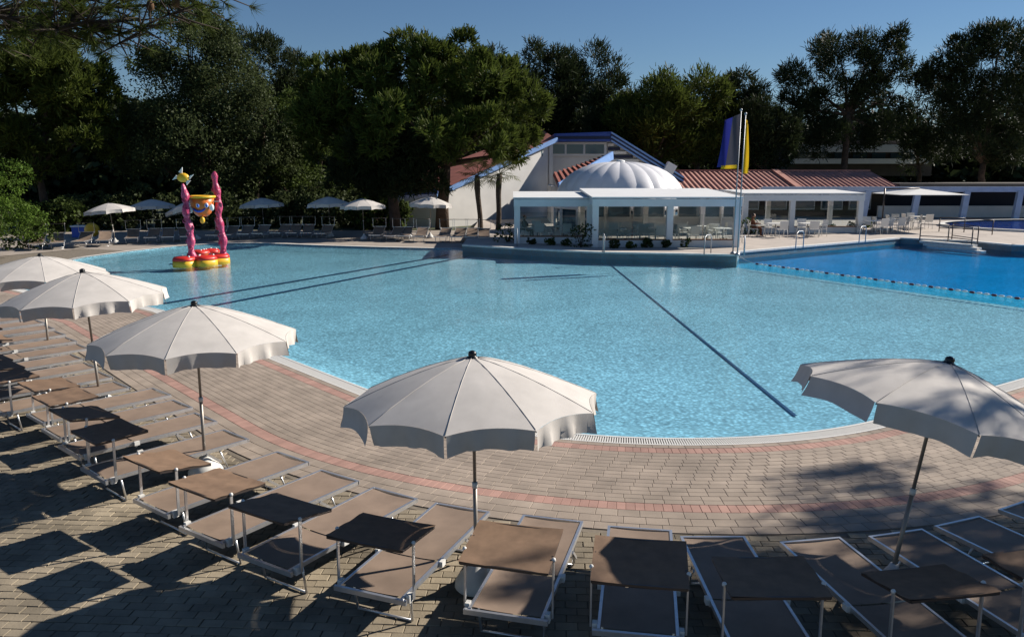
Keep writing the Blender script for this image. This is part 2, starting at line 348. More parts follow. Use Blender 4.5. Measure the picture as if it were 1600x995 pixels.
def lay(pieces, parent, name, stuffname, nmax=300):
    # pieces: (corners, ztop, material key); the nmax nearest in view become parts of their own
    def score(p):
        x = sum(q[0] for q in p[0]) / 4; y = sum(q[1] for q in p[0]) / 4
        return math.hypot(x, y) + (100 if abs(x) > y * .66 or y < 5.75 else 0)
    pieces = sorted(pieces, key=score)
    for c, zt, mk in pieces[:nmax]:
        b = MB(); v, f = paver_geo(ccw(c), zt); b.add(v, f); o = b.build(name, M[mk], parent); add_tint(o.data, [random.random()] * len(v))
    by = {}
    for c, zt, mk in pieces[nmax:]: by.setdefault(mk, []).append((c, zt))
    for mk, L_ in by.items():
        b = MB(); tn = []
        for c, zt in L_: v, f = paver_geo(ccw(c), zt); b.add(v, f); tn += [random.random()] * len(v)
        o = b.build(stuffname if mk != 'paver_red' else 'red_' + stuffname, M[mk], parent); o['kind'] = 'stuff'; add_tint(o.data, tn)
rows = []; o_ = .30
rows.append((o_, o_ + .125, 'paver', .24)); o_ += .125
rows.append((o_, o_ + .21, 'paver_red', .112)); o_ += .21
while o_ < 2.36: rows.append((o_, o_ + .128, 'paver', .24)); o_ += .128
rows.append((o_, o_ + .22, 'paver_red', .112)); o_ += .22
for _ in range(3): rows.append((o_, o_ + .19, 'paver', .26)); o_ += .19
RING_W = o_
s_min = S[24] - 7; s_max = S[-1] - .5
pieces = []
for ri, (a0, a1, mk, ln_) in enumerate(rows):
    s = s_min + (ri % 2) * ln_ / 2 + random.random() * .02
    while s < s_max:
        sm = along(s, a0)[1]
        curv = (RP + (a0 + a1) / 2) / RP if S[24] < s < S[24 + nA] else 1
        st = ln_ / curv; gpw = .0017 / curv
        if sm < 27:
            c = [along(s + gpw, a0 + .0025), along(s + st - gpw, a0 + .0025), along(s + st - gpw, a1 - .0025), along(s + gpw, a1 - .0025)]
            pieces.append((c, random.uniform(-.001, .001), mk))
        s += st
lay(pieces, apron, 'paver', 'paver_field')
# overflow grate along the water
gr = tag(strip(-.01, .285, -.05, 'overflow_channel', M['dark']), kind='structure')
b = MB(); s = s_min
while s < S[-1] - 3:
    st = .036; c = [along(s, .0), along(s + st * .55, .0), along(s + st * .55, .285), along(s, .285)]
    b.add([(*q, -.03) for q in c] + [(*q, .0) for q in c], [(4, 5, 6, 7), (0, 1, 5, 4), (1, 2, 6, 5), (2, 3, 7, 6), (3, 0, 4, 7)])
    s += st
o = b.build('grate_slats', M['grate'], gr); o['kind'] = 'stuff'
for nm, q0, q1 in (('inner_rim', -.03, .02), ('outer_rim', .265, .30)): r_ = strip(q0, q1, .004, nm, M['grate']); r_.parent = gr
# terrace of older straight-laid pavers under the loungers
terr = tag(fill([(-30, 1.5), (16, 1.5), (30, 18), (30, 26.5)] + [tuple(along(s, RING_W + .0)) for s in np.linspace(S[24] - 22, S[-1], 90)] + [(-30, 27)], -.016, 'lounger_terrace', M['joint']), kind='structure')
pieces = []; ang = R(-3); ca, sa = math.cos(ang), math.sin(ang); PL, PW = .205, .122
for j in range(int(19 / PW)):
    for i in range(int(26 / PL)):
        x0 = -14 + i * PL + (j % 2) * PL / 2 + random.uniform(-.004, .004); y0 = 4.6 + j * PW
        q = [(x0 + .004, y0 + .004), (x0 + PL - .004, y0 + .004), (x0 + PL - .004, y0 + PW - .004), (x0 + .004, y0 + PW - .004)]
        q = [(x * ca - y * sa, x * sa + y * ca) for x, y in q]
        cx, cy = q[0]
        if cy < 4.6 or cy > 19 or abs(cx) > cy * .7 + .6: continue
        if cx > 6.5 or (cy > 8.2 and cx > 0): 
            if cy > 9.6: continue
        d = np.min(np.hypot(E_arr[:, 0] - cx, E_arr[:, 1] - cy))
        if d < 4.6:
            dm = min(np.min(np.hypot(E_arr[:, 0] - x, E_arr[:, 1] - y)) for x, y in q)
            if dm < RING_W + .01: continue
            if cy > 18.0 - 0 and cx > -6: continue
        if cx > C0.x - 7 and cy > 13 and cx > -5: continue
        pieces.append((q, random.uniform(-.006, .001), 'paver_old'))
lay(pieces, terr, 'paver', 'paver_field')
# far decks
fd = MB()
left_deck = [p for p in edge[NEAR_N + 6:]] + [Vector((-2.5, 40.9)), Vector((-2.5, 53)), Vector((-40, 53)), Vector((-40, 27))]
tag(fill([(-30, 27)] + [tuple(along(S[-1], 3.3))] + [tuple(along(S[-1], .3))] + [tuple(edge[i] + nout(i) * .25) for i in range(NEAR_N + 8, len(edge))] + [(-2.4, 41.3), (-2.4, 54), (-44, 54), (-44, 30)], -.008, 'far_pool_deck', M['fardeck']), kind='structure')
cp = MB(); vs = []
for i in range(NEAR_N + 6, len(edge)):
    for q, z in ((-.03, .0), (.27, .0)): p = edge[i] + nout(i) * q; vs.append((p.x, p.y, z))
cp.add(vs, [(2 * k, 2 * k + 1, 2 * k + 3, 2 * k + 2) for k in range(len(vs) // 2 - 1)]); tag(cp.build('far_pool_coping', M['concrete_white']), kind='structure')
DZ = .30
rd = raised + [Vector(p) for p in [(60, 34), (75, 60), (75, 78), (-2.5, 78)]]
b = MB(); b.prism(rd[:-6] + [Vector((36.0, 37)), Vector((75, 36)), Vector((75, 78)), Vector((-2.5, 78))], -.9, DZ)
rdk = tag(b.build('raised_terrace', M['lightdeck']), kind='structure')
b = MB()
for i in range(len(raised) - 3):
    p, q = raised[i], raised[i + 1]; d = (q - p).normalized(); nn = Vector((-d.y, d.x)); nn = nn if nn.y > 0 or i in (5,) else -nn
    b.add([(*(p - nn * .04), DZ + .02), (*(q - nn * .04), DZ + .02), (*(q + nn * .3), DZ + .02), (*(p + nn * .3), DZ + .02), (*(p - nn * .04), DZ - .06), (*(q - nn * .04), DZ - .06)], [(0, 1, 2, 3), (4, 5, 1, 0)])
tag(b.build('raised_coping', M['concrete_white']), kind='structure')

# ------------------------------------------------------------------ parasols
def make_parasol(name, Rr, Hh, drop, canvas, base=True, npan=10, val=.19, seed=1, detail=True):
    rd_ = random.Random(seed); t = empty(name)
    top = Hh - .06
    prof = lambda q: top - drop * (q ** 1.35)
    for k in range(npan):
        a0 = 2 * math.pi * k / npan; a1 = 2 * math.pi * (k + 1) / npan; am = (a0 + a1) / 2
        nu, nv = 8, 8; vs = []; fs = []
        e0 = Vector((math.cos(a0), math.sin(a0))); e1 = Vector((math.cos(a1), math.sin(a1)))
        def pt(u, v):
            q = .03 + .97 * u; e = e0 * (1 - v) + e1 * v
            bow = 1 - .045 * (4 * v * (1 - v)) * q ** 3
            z = prof(q) + .035 * (4 * v * (1 - v)) * q ** 2 * (1 if q > .5 else .6) * .9
            return Vector((e.x * Rr * q * bow, e.y * Rr * q * bow, z))
        for i in range(nu + 1):
            for j in range(nv + 1): vs.append(pt(i / nu, j / nv))
        for i in range(nu):
            for j in range(nv): fs.append((i * (nv + 1) + j, (i + 1) * (nv + 1) + j, (i + 1) * (nv + 1) + j + 1, i * (nv + 1) + j + 1))
        b = MB(); b.add(vs, fs, True); pn = b.build('panel', canvas, t)
        vs = []; fs = []; ph = rd_.random() * 6; wv = rd_.choice([0, .006, .02, .03]); m_ = 14; fl_ = rd_.uniform(-.03, .05)
        for j in range(m_ + 1):
            v = .015 + .97 * j / m_; p = pt(1, v); rad = Vector((p.x, p.y, 0)).normalized()
            for i in range(4):
                h = i / 3; w = math.sin(v * 17 + ph) * wv * h + math.sin(v * 31 + 2 * ph) * wv * .5 * h
                vs.append(p + rad * (.004 + w + fl_ * h * h) + Vector((0, 0, -val * h * (1 + .04 * math.sin(v * 9 + ph)))))
        for j in range(m_):
            for i in range(3): fs.append((j * 4 + i, (j + 1) * 4 + i, (j + 1) * 4 + i + 1, j * 4 + i + 1))
        b = MB(); b.add(vs, fs, True); b.build('valance', canvas, pn)
        b = MB(); b.tube([Vector((e0.x * Rr * q, e0.y * Rr * q, prof(q) + .003)) for q in (.05, .2, .4, .6, .8, .99)], .0032, 4); b.build('seam', canvas, t)
        if detail:
            b = MB(); b.tube([Vector((e0.x * Rr * q, e0.y * Rr * q, prof(q) - .015)) for q in (.03, .3, .6, .85, .995)], .007, 5); b.build('rib', M['pole'], t)
            b = MB(); b.tube([(e0.x * .03, e0.y * .03, top - drop - .12), (e0.x * Rr * .5, e0.y * Rr * .5, prof(.5) - .02)], .006, 5); b.build('strut', M['pole'], t)
    b = MB(); b.tube([(0, 0, .1), (0, 0, 1.1)], .021, 10); b.build('lower_pole', M['pole'], t)
    b = MB(); b.tube([(0, 0, 1.08), (0, 0, top + .02)], .0165, 10); b.build('upper_pole', M['pole'], t)
    b = MB(); b.tube([(0, 0, 1.06), (0, 0, 1.12)], .027, 10); b.build('collar', M['plastic'], t)
    b = MB(); b.lathe([(.062, top - .014), (.06, top - .002), (.04, top + .008), (.038, top + .02), (.042, top + .032), (.034, top + .052), (.012, top + .064)], n=12); b.build('finial', M['black'], t)
    b = MB(); b.lathe([(.19, 0), (.215, .03), (.21, .08), (.17, .15), (.09, .22), (.05, .30), (.035, .34)], n=20); b.build('base', M['concrete_white'], t)
    return t
GN = 'beige parasols along the near lounger row'
def place_parasol(t, base, top, Hh, label, group, spin=0, fan=0):
    t.location = base; d = (Vector(top) - Vector(base)); q = Vector((0, 0, 1)).rotation_difference(d.normalized())
    t.rotation_mode = 'QUATERNION'; t.rotation_quaternion = q @ Matrix.Rotation(spin, 3, 'Z').to_quaternion(); tag(t, label, 'parasol', group)
para = make_parasol('parasol', 1.2, 2.45, .43, M['canvas'], seed=4); index_kids(para)
spec = [((745, 918), (738, 548), .10, 1.0, 0, 'beige parasol in the middle of the near row with round white base showing', R(10)),
        ((322, 742), (303, 470), .0, 1.05, 0, 'beige parasol with ruffled valance, third from the left in the near row', R(24)),
        ((158, 634), (128, 420), .0, 1.08, 0, 'beige parasol overlapping the leftmost one, second from left in the near row', R(2)),
        ((77, 556), (62, 396), .0, 1.12, 0, 'leftmost beige parasol of the near row beside the pool edge', R(15)),
        ((1385, 930), (1480, 556), .1, 1.03, R(4.5), 'leaning beige parasol at the right edge dappled with tree shade', R(4))]
for i, (bq, tq, dy, wd, tl, lab, sp) in enumerate(spec):
    o = para if i == 0 else copy_tree(para)
    base = gp(*bq); tp = at(tq[0], tq[1], base.y + dy); k = (tp - base).length / 2.45
    place_parasol(o, base, tp, 2.45, lab, GN, sp); o.scale = (wd, wd, k)
    if tl:                                     # canopy tipped on its knuckle joint
        piv = Matrix.Translation((0, 0, 2.0)); axis = Matrix.Rotation(-sp, 3, 'Z') @ Vector((0, 1, 0))
        mt = piv @ Matrix.Rotation(tl, 4, axis) @ piv.inverted()
        for ch in o.children:
            if ch.name.split('.')[0] in ('panel', 'rib', 'strut', 'finial', 'seam'): ch.matrix_local = mt
fpar = make_parasol('parasol', 1.3, 2.45, .42, M['canvas'], seed=9, detail=False); index_kids(fpar)
fl_lab = ['leftmost sunlit parasol across the pool beside the round green shrub', 'second parasol from the left across the pool, in front of dark trees', 'parasol across the pool half hidden behind the pink play columns', 'parasol across the pool just right of the pink play columns',
          'left one of the two neighbouring parasols before the large pine', 'right one of the two neighbouring parasols before the large pine', 'parasol across the pool in front of the white wall and pine trunk']
for i, (bx, by, tx, ty) in enumerate([(181, 381, 169, 316), (243, 371, 236, 310), (309, 375, 290, 314), (414, 368, 408, 308), (517, 370, 512, 306), (569, 374, 566, 309), (672, 372, 673, 306)]):
    o = fpar if i == 0 else copy_tree(fpar); base = gp(bx, by); h = at(tx, ty, base.y); L_ = (h - base).length
    place_parasol(o, base, h, 2.45, fl_lab[i], 'parasols on the far side of the pool', i * .3); o.scale = (1, 1, L_ / 2.45)

# ------------------------------------------------------------------ sun loungers (origin under the foot end, head towards -y)
def make_lounger(back=0.0, shade=True, tilt=0.0):
    t = empty('sun_lounger'); W = .315; Z = .34; Ln = 1.9; yb = -1.18
    def bk(y): return (y, Z) if y > yb else (yb + (y - yb) * math.cos(back), Z - (y - yb) * math.sin(back))
    hy_, hz = bk(-Ln)
    for s in (-1, 1):
        m = MB(); m.bar((s * W, 0, Z), (s * W, yb, Z), .028, .045); m.build('side_rail', M['alu'], t)
        m = MB(); m.bar((s * W, yb, Z + .001), (s * W, hy_, hz + .001), .026, .04); m.build('back_rail', M['alu'], t)
    for nm, y in (('foot_bar', 0), ('middle_bar', yb)):
        m = MB(); m.bar((-W - .014, y, Z + (.002 if y == 0 else -.03)), (W + .014, y, Z + (.002 if y == 0 else -.03)), .028, .04); m.build(nm, M['alu'], t)
    m = MB(); m.bar((-W - .05, hy_ - .01, hz - .01), (W + .05, hy_ - .01, hz - .01), .03, .045); m.build('head_bar', M['alu'], t)
    for nm, y0, y1 in (('seat_mesh', -.03, yb + .012), ('back_mesh', yb - .012, -Ln + .03)):
        vs = []; fs = []; nx, ny = 8, 10
        for j in range(ny + 1):
            y = y0 + (y1 - y0) * j / ny; yy, zz = bk(y)
            for i in range(nx + 1):
                u = i / nx; sag = .011 * 4 * u * (1 - u) * (1 + .3 * math.sin(j * .9))
                vs.append((-W + .016 + (2 * W - .032) * u, yy, zz + .016 - sag))
        for j in range(ny):
            for i in range(nx): fs.append((j * (nx + 1) + i, (j + 1) * (nx + 1) + i, (j + 1) * (nx + 1) + i + 1, j * (nx + 1) + i + 1))
        m = MB(); m.add(vs, fs, True); m.build(nm, M['mesh'], t)
    for y, yo in ((-.42, .12), (-1.72 if back < .1 else -1.3, .05)):
        for s in (-1, 1):
            m = MB(); m.tube([(s * (W - .02), y, Z - .02), (s * (W - .03), y + yo, .012)], .012, 6); m.build('leg', M['alu'], t)
        m = MB(); m.tube([(-W + .03, y + yo, .014), (W - .03, y + yo, .014)], .012, 6); m.build('foot_rail', M['alu'], t)
    for s in (-1, 1):
        m = MB(); m.bar((s * (W + .02), -.62, Z - .02), (s * (W + .02), -.42, .16), .012, .03); m.build('brace', M['alu'], t)
        m = MB(); m.box((s * (W + .032), yb, Z + .004), (.035, .07, .055)); m.build('hinge', M['plastic'], t)
        m = MB(); m.box((s * (W + .035), hy_ + .07, hz - .005), (.04, .06, .075)); m.build('bracket', M['plastic'], t)
    if shade:
        py, pz = hy_ + .09, hz; top = pz + .50
        for s in (-1, 1):
            m = MB(); m.bar((s * (W + .07), py, pz - .02), (s * (W + .07), py + .01, top), .014, .028); m.build('shade_post', M['alu'], t)
            m = MB(); m.ball((s * (W + .072), py + .01, top), .02, 8, 5); m.build('shade_knob', M['plastic'], t)
        m = MB(); vs = []; fs = []; nx, ny = 6, 8; c, s_ = math.cos(tilt), math.sin(tilt)
        for j in range(ny + 1):
            for i in range(nx + 1):
                u = i / nx - .5; v = j / ny; y = .44 - .62 * v; z = .012 * math.sin(j * 1.7 + i * .4) * .5 - .012 * (1 - (2 * u) ** 2)
                vs.append((u * .77, py + y * c - z * s_, top + .005 + y * s_ + z * c))
        for j in range(ny):
            for i in range(nx): fs.append((j * (nx + 1) + i, (j + 1) * (nx + 1) + i, (j + 1) * (nx + 1) + i + 1, j * (nx + 1) + i + 1))
        m.add(vs, fs, True); sh = m.build('sunshade', M['shadecloth'], t)
        m = MB(); P = [Vector((x, py + y * c, top - .012 + y * s_)) for x, y in ((-.37, .43), (.37, .43), (.37, -.17), (-.37, -.17))]
        for k in range(4): m.bar(P[k], P[(k + 1) % 4], .018, .022)
        m.build('sunshade_frame', M['darkmetal'], sh)
    return t
VAR = [make_lounger(0, True, R(a_)) for a_ in (-4, 9, -9, 1)]
for v_ in VAR: index_kids(v_)
def foot(a, b):
    p = gp(*a, .36); q = gp(*b, .36); return ((p + q) / 2).xy, math.atan2(q.y - p.y, q.x - p.x)
near = [foot(*q) for q in [((1557, 797), (1620, 777)), ((1459, 823), (1533, 805)), ((1352, 836), (1448, 828)), ((1217, 848), (1315, 838)), ((1062, 838), (1165, 838)), ((948, 820), (1052, 830)), ((816, 804), (912, 815)), ((680, 785), (765, 800)), ((580, 760), (655, 780)), ((500, 733), (562, 752)), ((430, 704), (485, 723)), ((345, 670), (392, 687)), ((300, 643), (343, 660))]]
angs = [28, 22, 15, 9, 0, -9, -15, -22, -31, -34, -37, -40, -41]
near = [(p, R(a_)) for (p, _), a_ in zip(near, angs)]
last = near[-1][0]; stepv = Vector((-.66, .75)).normalized()
for k in range(1, 14):
    near.append((last + stepv * (.93 * k) + Vector((-.02 * k, 0)) + (Vector((-.25, -.25)) if k in (3, 4, 5, 6) else Vector((0, 0))), R(-41)))
first2 = last1 = True
used = [False] * 4
for i, (p, a_) in enumerate(near):
    k = 1 if i in (6, 5) else (0, 2, 3)[(i * 7 + i // 3) % 3]; src = VAR[k]
    if not used[k]: o = src; used[k] = True
    else: o = copy_tree(src)
    o.location = (p.x, p.y, 0); o.rotation_euler = (0, 0, a_ + random.uniform(-.015, .015))
    tag(o, 'brown mesh sun lounger with sunshade, %s from the right end of the near row' % ORD[i], 'sun lounger', 'sun loungers in the near row')
# across the pool
flg = make_lounger(R(32), True, R(4)); index_kids(flg); flg2 = make_lounger(R(32), False); index_kids(flg2)
far_px = [(55, 392), (90, 390), (122, 388), (160, 386), (205, 382), (235, 381), (262, 380), (292, 379), (330, 377), (352, 376), (380, 375), (402, 374), (430, 373), (455, 373), (478, 373), (500, 374), (585, 377), (608, 378), (630, 378), (652, 379), (686, 380), (712, 380), (735, 380), (756, 381)]
used = [False, False]
for i, (x, y) in enumerate(far_px):
    k = 1 if i in (3, 6, 11) else 0; src = (flg, flg2)[k]
    if not used[k]: o = src; used[k] = True
    else: o = copy_tree(src)
    p = gp(x, y); o.location = (p.x, p.y, 0); o.rotation_euler = (0, 0, R(180) + R(random.uniform(-8, 8)) + R(20 if x < 300 else (0 if x < 560 else -6)))
    tag(o, 'lounger with raised back across the pool, %s from the left of the far row' % ORD[i], 'sun lounger', 'sun loungers on the far deck')

# ------------------------------------------------------------------ vegetation
def leaves_mesh(name, P, Nn, size, kind, tint, aspect=2.2):
    """P: centres, Nn: outward directions; every leaf is a small face of its own"""
    n = len(P); d = rng.normal(size=(n, 3)); d /= np.linalg.norm(d, axis=1)[:, None]
    if kind == 'needle':
        ax = Nn * .9 + d * .75 + np.array([0, 0, .55]); ax /= np.linalg.norm(ax, axis=1)[:, None]
        w = np.cross(ax, rng.normal(size=(n, 3))); w /= np.linalg.norm(w, axis=1)[:, None] + 1e-9
        sz = size * rng.uniform(.6, 1.3, n)[:, None]
        V = np.stack([P - w * sz * .10, P + w * sz * .10, P + ax * sz + w * sz * .05, P + ax * sz - w * sz * .05], 1)
    else:
        nn = Nn * .5 + d; nn /= np.linalg.norm(nn, axis=1)[:, None]
        u = np.cross(nn, rng.normal(size=(n, 3))); u /= np.linalg.norm(u, axis=1)[:, None] + 1e-9; v = np.cross(nn, u)
        sz = size * rng.uniform(.6, 1.3, n)[:, None]
        V = np.stack([P - u * sz * .5, P + v * sz * .5 / aspect * 1.2, P + u * sz * .5, P - v * sz * .5 / aspect * 1.2], 1)
    V = V.reshape(-1, 3); me = bpy.data.meshes.new(name)
    me.vertices.add(4 * n); me.vertices.foreach_set('co', V.astype(np.float32).ravel())
    me.loops.add(4 * n); me.loops.foreach_set('vertex_index', np.arange(4 * n, dtype=np.int32))
    me.polygons.add(n); me.polygons.foreach_set('loop_start', np.arange(0, 4 * n, 4, dtype=np.int32)); me.polygons.foreach_set('loop_total', np.full(n, 4, dtype=np.int32))
    me.update(calc_edges=True); add_tint(me, np.repeat(tint, 4)); return me
def crown_points(lobes, n, sub=16, srad=.36, seed=0, lowcut=-.6, tuft=10, tr=.22):
    """lobes: (centre, radii). Clumps sit on many small blobs that cover each lobe, so outline and shade are uneven."""
    r_ = np.random.default_rng(seed); Ps = []; Ns = []; Ts = []
    vol = np.array([l[1][0] * l[1][2] for l in lobes]); vol = vol / vol.sum()
    for (c, rad), fr in zip(lobes, vol):
        c = np.array(c); rad = np.array(rad); m = max(5, int(sub * (.6 + fr)))
        d = r_.normal(size=(m * 3, 3)); d /= np.linalg.norm(d, axis=1)[:, None]; d = d[d[:, 2] > lowcut][:m]
        bc = c + d * rad * r_.uniform(.55, .92, (len(d), 1)); br = rad.mean() * srad * r_.uniform(.6, 1.35, len(d))
        k = int(n * fr / len(d) / tuft) + 1
        for b_, q, dd in zip(bc, br, d):
            e = r_.normal(size=(k, 3)) + dd * .45; e /= np.linalg.norm(e, axis=1)[:, None]
            tc_ = b_ + e * q * r_.uniform(.75, 1.08, (k, 1)) * np.array([1, 1, .8])
            tt = np.clip(r_.normal(.5, .2, k), 0, 1)
            for _ in range(tuft):
                Ps.append(tc_ + r_.normal(size=(k, 3)) * tr * min(1, q)); Ns.append(e); Ts.append(np.clip(tt + r_.normal(0, .12, k), 0, 1))
    return np.concatenate(Ps), np.concatenate(Ns), np.concatenate(Ts)
def limbs(mb, base, fork, lobes, r0, rr):
    for c, rad in lobes:
        c = Vector(c); f = Vector(fork); mid = f.lerp(c, .55) + Vector((rr.uniform(-.4, .4), rr.uniform(-.4, .4), -.3))
        mb.tube([f - Vector((0, 0, .3)), mid, c], [r0 * .55, r0 * .34, r0 * .1], 7)
        for _ in range(3):
            e = c + Vector((rr.uniform(-.7, .7) * rad[0], rr.uniform(-.7, .7) * rad[1], rr.uniform(-.1, .7) * rad[2])); mb.tube([mid.lerp(c, rr.random()), e], [r0 * .17, r0 * .04], 5)
def tree(name, base, lobes, n, leafm, label, size=.3, kind='needle', trunk_r=.25, fork=None, seed=1, group=None, sub=18, srad=.36, tuft=10, tr=.22, lowcut=-.6, lean=0, trunks=None):
    rr = random.Random(seed); base = Vector(base); t = empty(name, base)
    L_ = [((Vector(c) - base)[:], r) for c, r in lobes]
    cz = min(c[2] - r[2] * .5 for c, r in L_); mx = sum(c[0] for c, r in L_) / len(L_); my = sum(c[1] for c, r in L_) / len(L_)
    fk = Vector(fork) - base if fork is not None else Vector((mx * .6, my * .6, cz))
    b = MB(); pts = [Vector((0, 0, -.2)), fk * .35 + Vector((rr.uniform(-.15, .15), 0, 0)), fk * .7 + Vector((rr.uniform(-.2, .2), 0, 0)), fk]
    b.tube(pts, [trunk_r * 1.25, trunk_r, trunk_r * .85, trunk_r * .75], 10); b.build('trunk', M['bark'], t)
    b = MB(); limbs(b, None, fk, L_, trunk_r, rr); b.build('limbs', M['bark'], t)
    P, Nn, T = crown_points(L_, n, sub, srad, seed, lowcut, tuft, tr)
    me = leaves_mesh('crown', P, Nn, size, kind, T); me.materials.append(M[leafm]); o = bpy.data.objects.new('crown', me); COL.objects.link(o); o.parent = t
    return tag(t, label, 'tree', group)
def lob(x, y, Y, rx, rz, ry=None, dY=0): # lobe seen at pixel x,y at distance Y, radii in pixels
    k = Y / FPX; p = at(x, y, Y); return ((p.x, p.y + dY, p.z), (rx * k, (ry or rx) * k, rz * k))
def ground_at(x, Y): p = at(x, 300, Y); return (p.x, Y, 0)
# the broad stone pine in the middle
Yp = 55
tree('stone_pine', ground_at(690, Yp), [lob(560, 160, Yp, 90, 75), lob(640, 125, Yp, 90, 62), lob(720, 130, Yp, 95, 65), lob(790, 185, Yp, 70, 62), lob(650, 200, Yp - 3, 90, 55), lob(740, 215, Yp - 3, 75, 50), lob(530, 215, Yp, 60, 60), lob(810, 230, Yp - 1, 42, 42)],
     80000, 'pine', 'broad stone pine with rounded crown leaning over the white building', .42, 'needle', .42, at(697, 250, Yp), 3, sub=30, srad=.27, tuft=11, tr=.10)
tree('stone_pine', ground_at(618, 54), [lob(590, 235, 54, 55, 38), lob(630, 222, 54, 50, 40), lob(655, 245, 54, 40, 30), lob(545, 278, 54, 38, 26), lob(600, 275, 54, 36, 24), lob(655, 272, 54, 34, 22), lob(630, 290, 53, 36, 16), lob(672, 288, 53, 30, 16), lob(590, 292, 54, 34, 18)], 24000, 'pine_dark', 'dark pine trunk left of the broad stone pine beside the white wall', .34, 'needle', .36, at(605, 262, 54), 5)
# left group
tree('pine_tree', ground_at(72, 56), [lob(70, 120, 56, 75, 70), lob(120, 150, 56, 65, 65), lob(40, 190, 56, 70, 60), lob(130, 210, 56, 60, 45), lob(60, 255, 56, 55, 40), lob(10, 110, 56, 60, 80), lob(0, 250, 56, 50, 60), lob(110, 90, 57, 45, 35)], 52000, 'pine', 'tall pine at the left edge with pale slanting trunk', .42, 'needle', .28, at(58, 262, 56), 11, sub=24, srad=.3, tuft=11, tr=.1)
tree('broadleaf_tree', ground_at(300, 61), [lob(300, 80, 61, 75, 70), lob(260, 140, 61, 80, 75), lob(350, 140, 61, 75, 75), lob(390, 210, 61, 65, 70), lob(310, 220, 60, 90, 70), lob(420, 260, 60, 45, 45), lob(240, 240, 60, 60, 60), lob(340, 290, 59, 60, 35), lob(290, 40, 61, 50, 35)],
     70000, 'oak', 'large dark evergreen broadleaf tree behind the pink play columns', .22, 'leaf', .4, None, 12, sub=26, srad=.3, tuft=9, tr=.3)
tree('broadleaf_tree', ground_at(440, 63), [lob(440, 190, 63, 50, 50), lob(470, 240, 63, 45, 50), lob(430, 270, 62, 50, 35), lob(500, 290, 61, 45, 30)], 14000, 'leaf', 'lighter green leafy tree between the dark evergreen and the stone pine', .28, 'leaf', .2, None, 13, tuft=9)
tree('pine_tree', ground_at(395, 72), [lob(400, 100, 72, 45, 45), lob(430, 130, 72, 40, 50), lob(370, 150, 72, 40, 50), lob(465, 120, 74, 30, 35), lob(455, 170, 72, 45, 50)], 13000, 'pine_dark', 'dark pine rising behind the left broadleaf tree', .42, 'needle', .3, None, 14)
# tree line behind the building
def far_pine(x, ytop, w, Y, n, lab, seed, m='pine_dark'):
    h = 300 - ytop; ls = [lob(x, ytop + .22 * h, Y, w * .5, h * .22), lob(x - w * .3, ytop + .36 * h, Y, w * .38, h * .2), lob(x + w * .3, ytop + .34 * h, Y, w * .38, h * .2), lob(x, ytop + .5 * h, Y, w * .5, h * .22), lob(x + w * .2, ytop + .62 * h, Y, w * .4, h * .18), lob(x - w * .25, ytop + .64 * h, Y, w * .4, h * .18)]
    return tree('pine_tree', ground_at(x, Y), ls, int(n * 1.8), m, lab, .45, 'needle', .3, None, seed, 'pines behind the pool building', sub=14, srad=.34, tuft=8, tr=.3)
for i, a_ in enumerate([(840, 75, 95, 78, 9000, 'dark pine just right of the stone pine crown against the sky'), (910, 72, 110, 80, 11000, 'tallest rounded dark pine above the blue roofed hall'), (955, 128, 80, 74, 7000, 'lower dark pine at the right shoulder of the tallest one'),
                        (1020, 122, 110, 72, 11000, 'rounded pine behind the ridge of the striped gable'), (1090, 120, 100, 74, 10000, 'rounded pine left of the two flags in the tree line'), (1155, 112, 70, 76, 7000, 'narrow pine with a spindly top behind the two flags'), (1195, 150, 80, 74, 7000, 'low dark pine right of the flags'),
                        (770, 80, 90, 82, 7000, 'dark pine peeping above the right of the stone pine'), (500, 90, 70, 84, 5000, 'dark pine tip between the broadleaf tree and the stone pine'), (700, 75, 80, 90, 5000, 'dark pine top behind the crown of the stone pine')]):
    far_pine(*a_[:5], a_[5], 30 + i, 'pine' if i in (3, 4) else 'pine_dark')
Yr = 80
tree('maritime_pine', ground_at(1318, Yr), [lob(1265, 120, Yr, 42, 26), lob(1310, 80, Yr, 45, 25), lob(1365, 75, Yr, 42, 24), lob(1395, 110, Yr, 28, 26), lob(1340, 115, Yr, 45, 28), lob(1250, 165, Yr, 34, 24), lob(1300, 165, Yr, 48, 30), lob(1370, 160, Yr, 48, 32), lob(1400, 210, Yr, 42, 30), lob(1330, 215, Yr, 55, 28), lob(1270, 215, Yr, 45, 28), lob(1390, 60, Yr, 24, 12)],
     30000, 'pine_dark', 'open crowned tall pine with sky showing through its branches', .42, 'needle', .34, at(1325, 175, Yr), 51, sub=11, srad=.42, tuft=8, tr=.26)
tree('maritime_pine', ground_at(1535, 78), [lob(1500, 105, 78, 50, 40), lob(1560, 85, 78, 60, 38), lob(1620, 95, 78, 60, 45), lob(1490, 165, 78, 48, 45), lob(1550, 160, 78, 65, 50), lob(1620, 170, 78, 60, 55), lob(1520, 225, 78, 65, 38), lob(1590, 230, 78, 65, 40), lob(1465, 120, 78, 22, 26)],
     44000, 'pine_dark', 'dense dark pine filling the right edge of the photo', .40, 'needle', .36, None, 52, sub=18, srad=.33, tuft=8)
tree('pine_tree', ground_at(1435, 84), [lob(1435, 150, 84, 34, 36), lob(1425, 200, 84, 45, 40), lob(1455, 240, 84, 45, 30)], 8000, 'pine_dark', 'small dark pine in the gap between the two tall right pines', .46, 'needle', .25, None, 53)
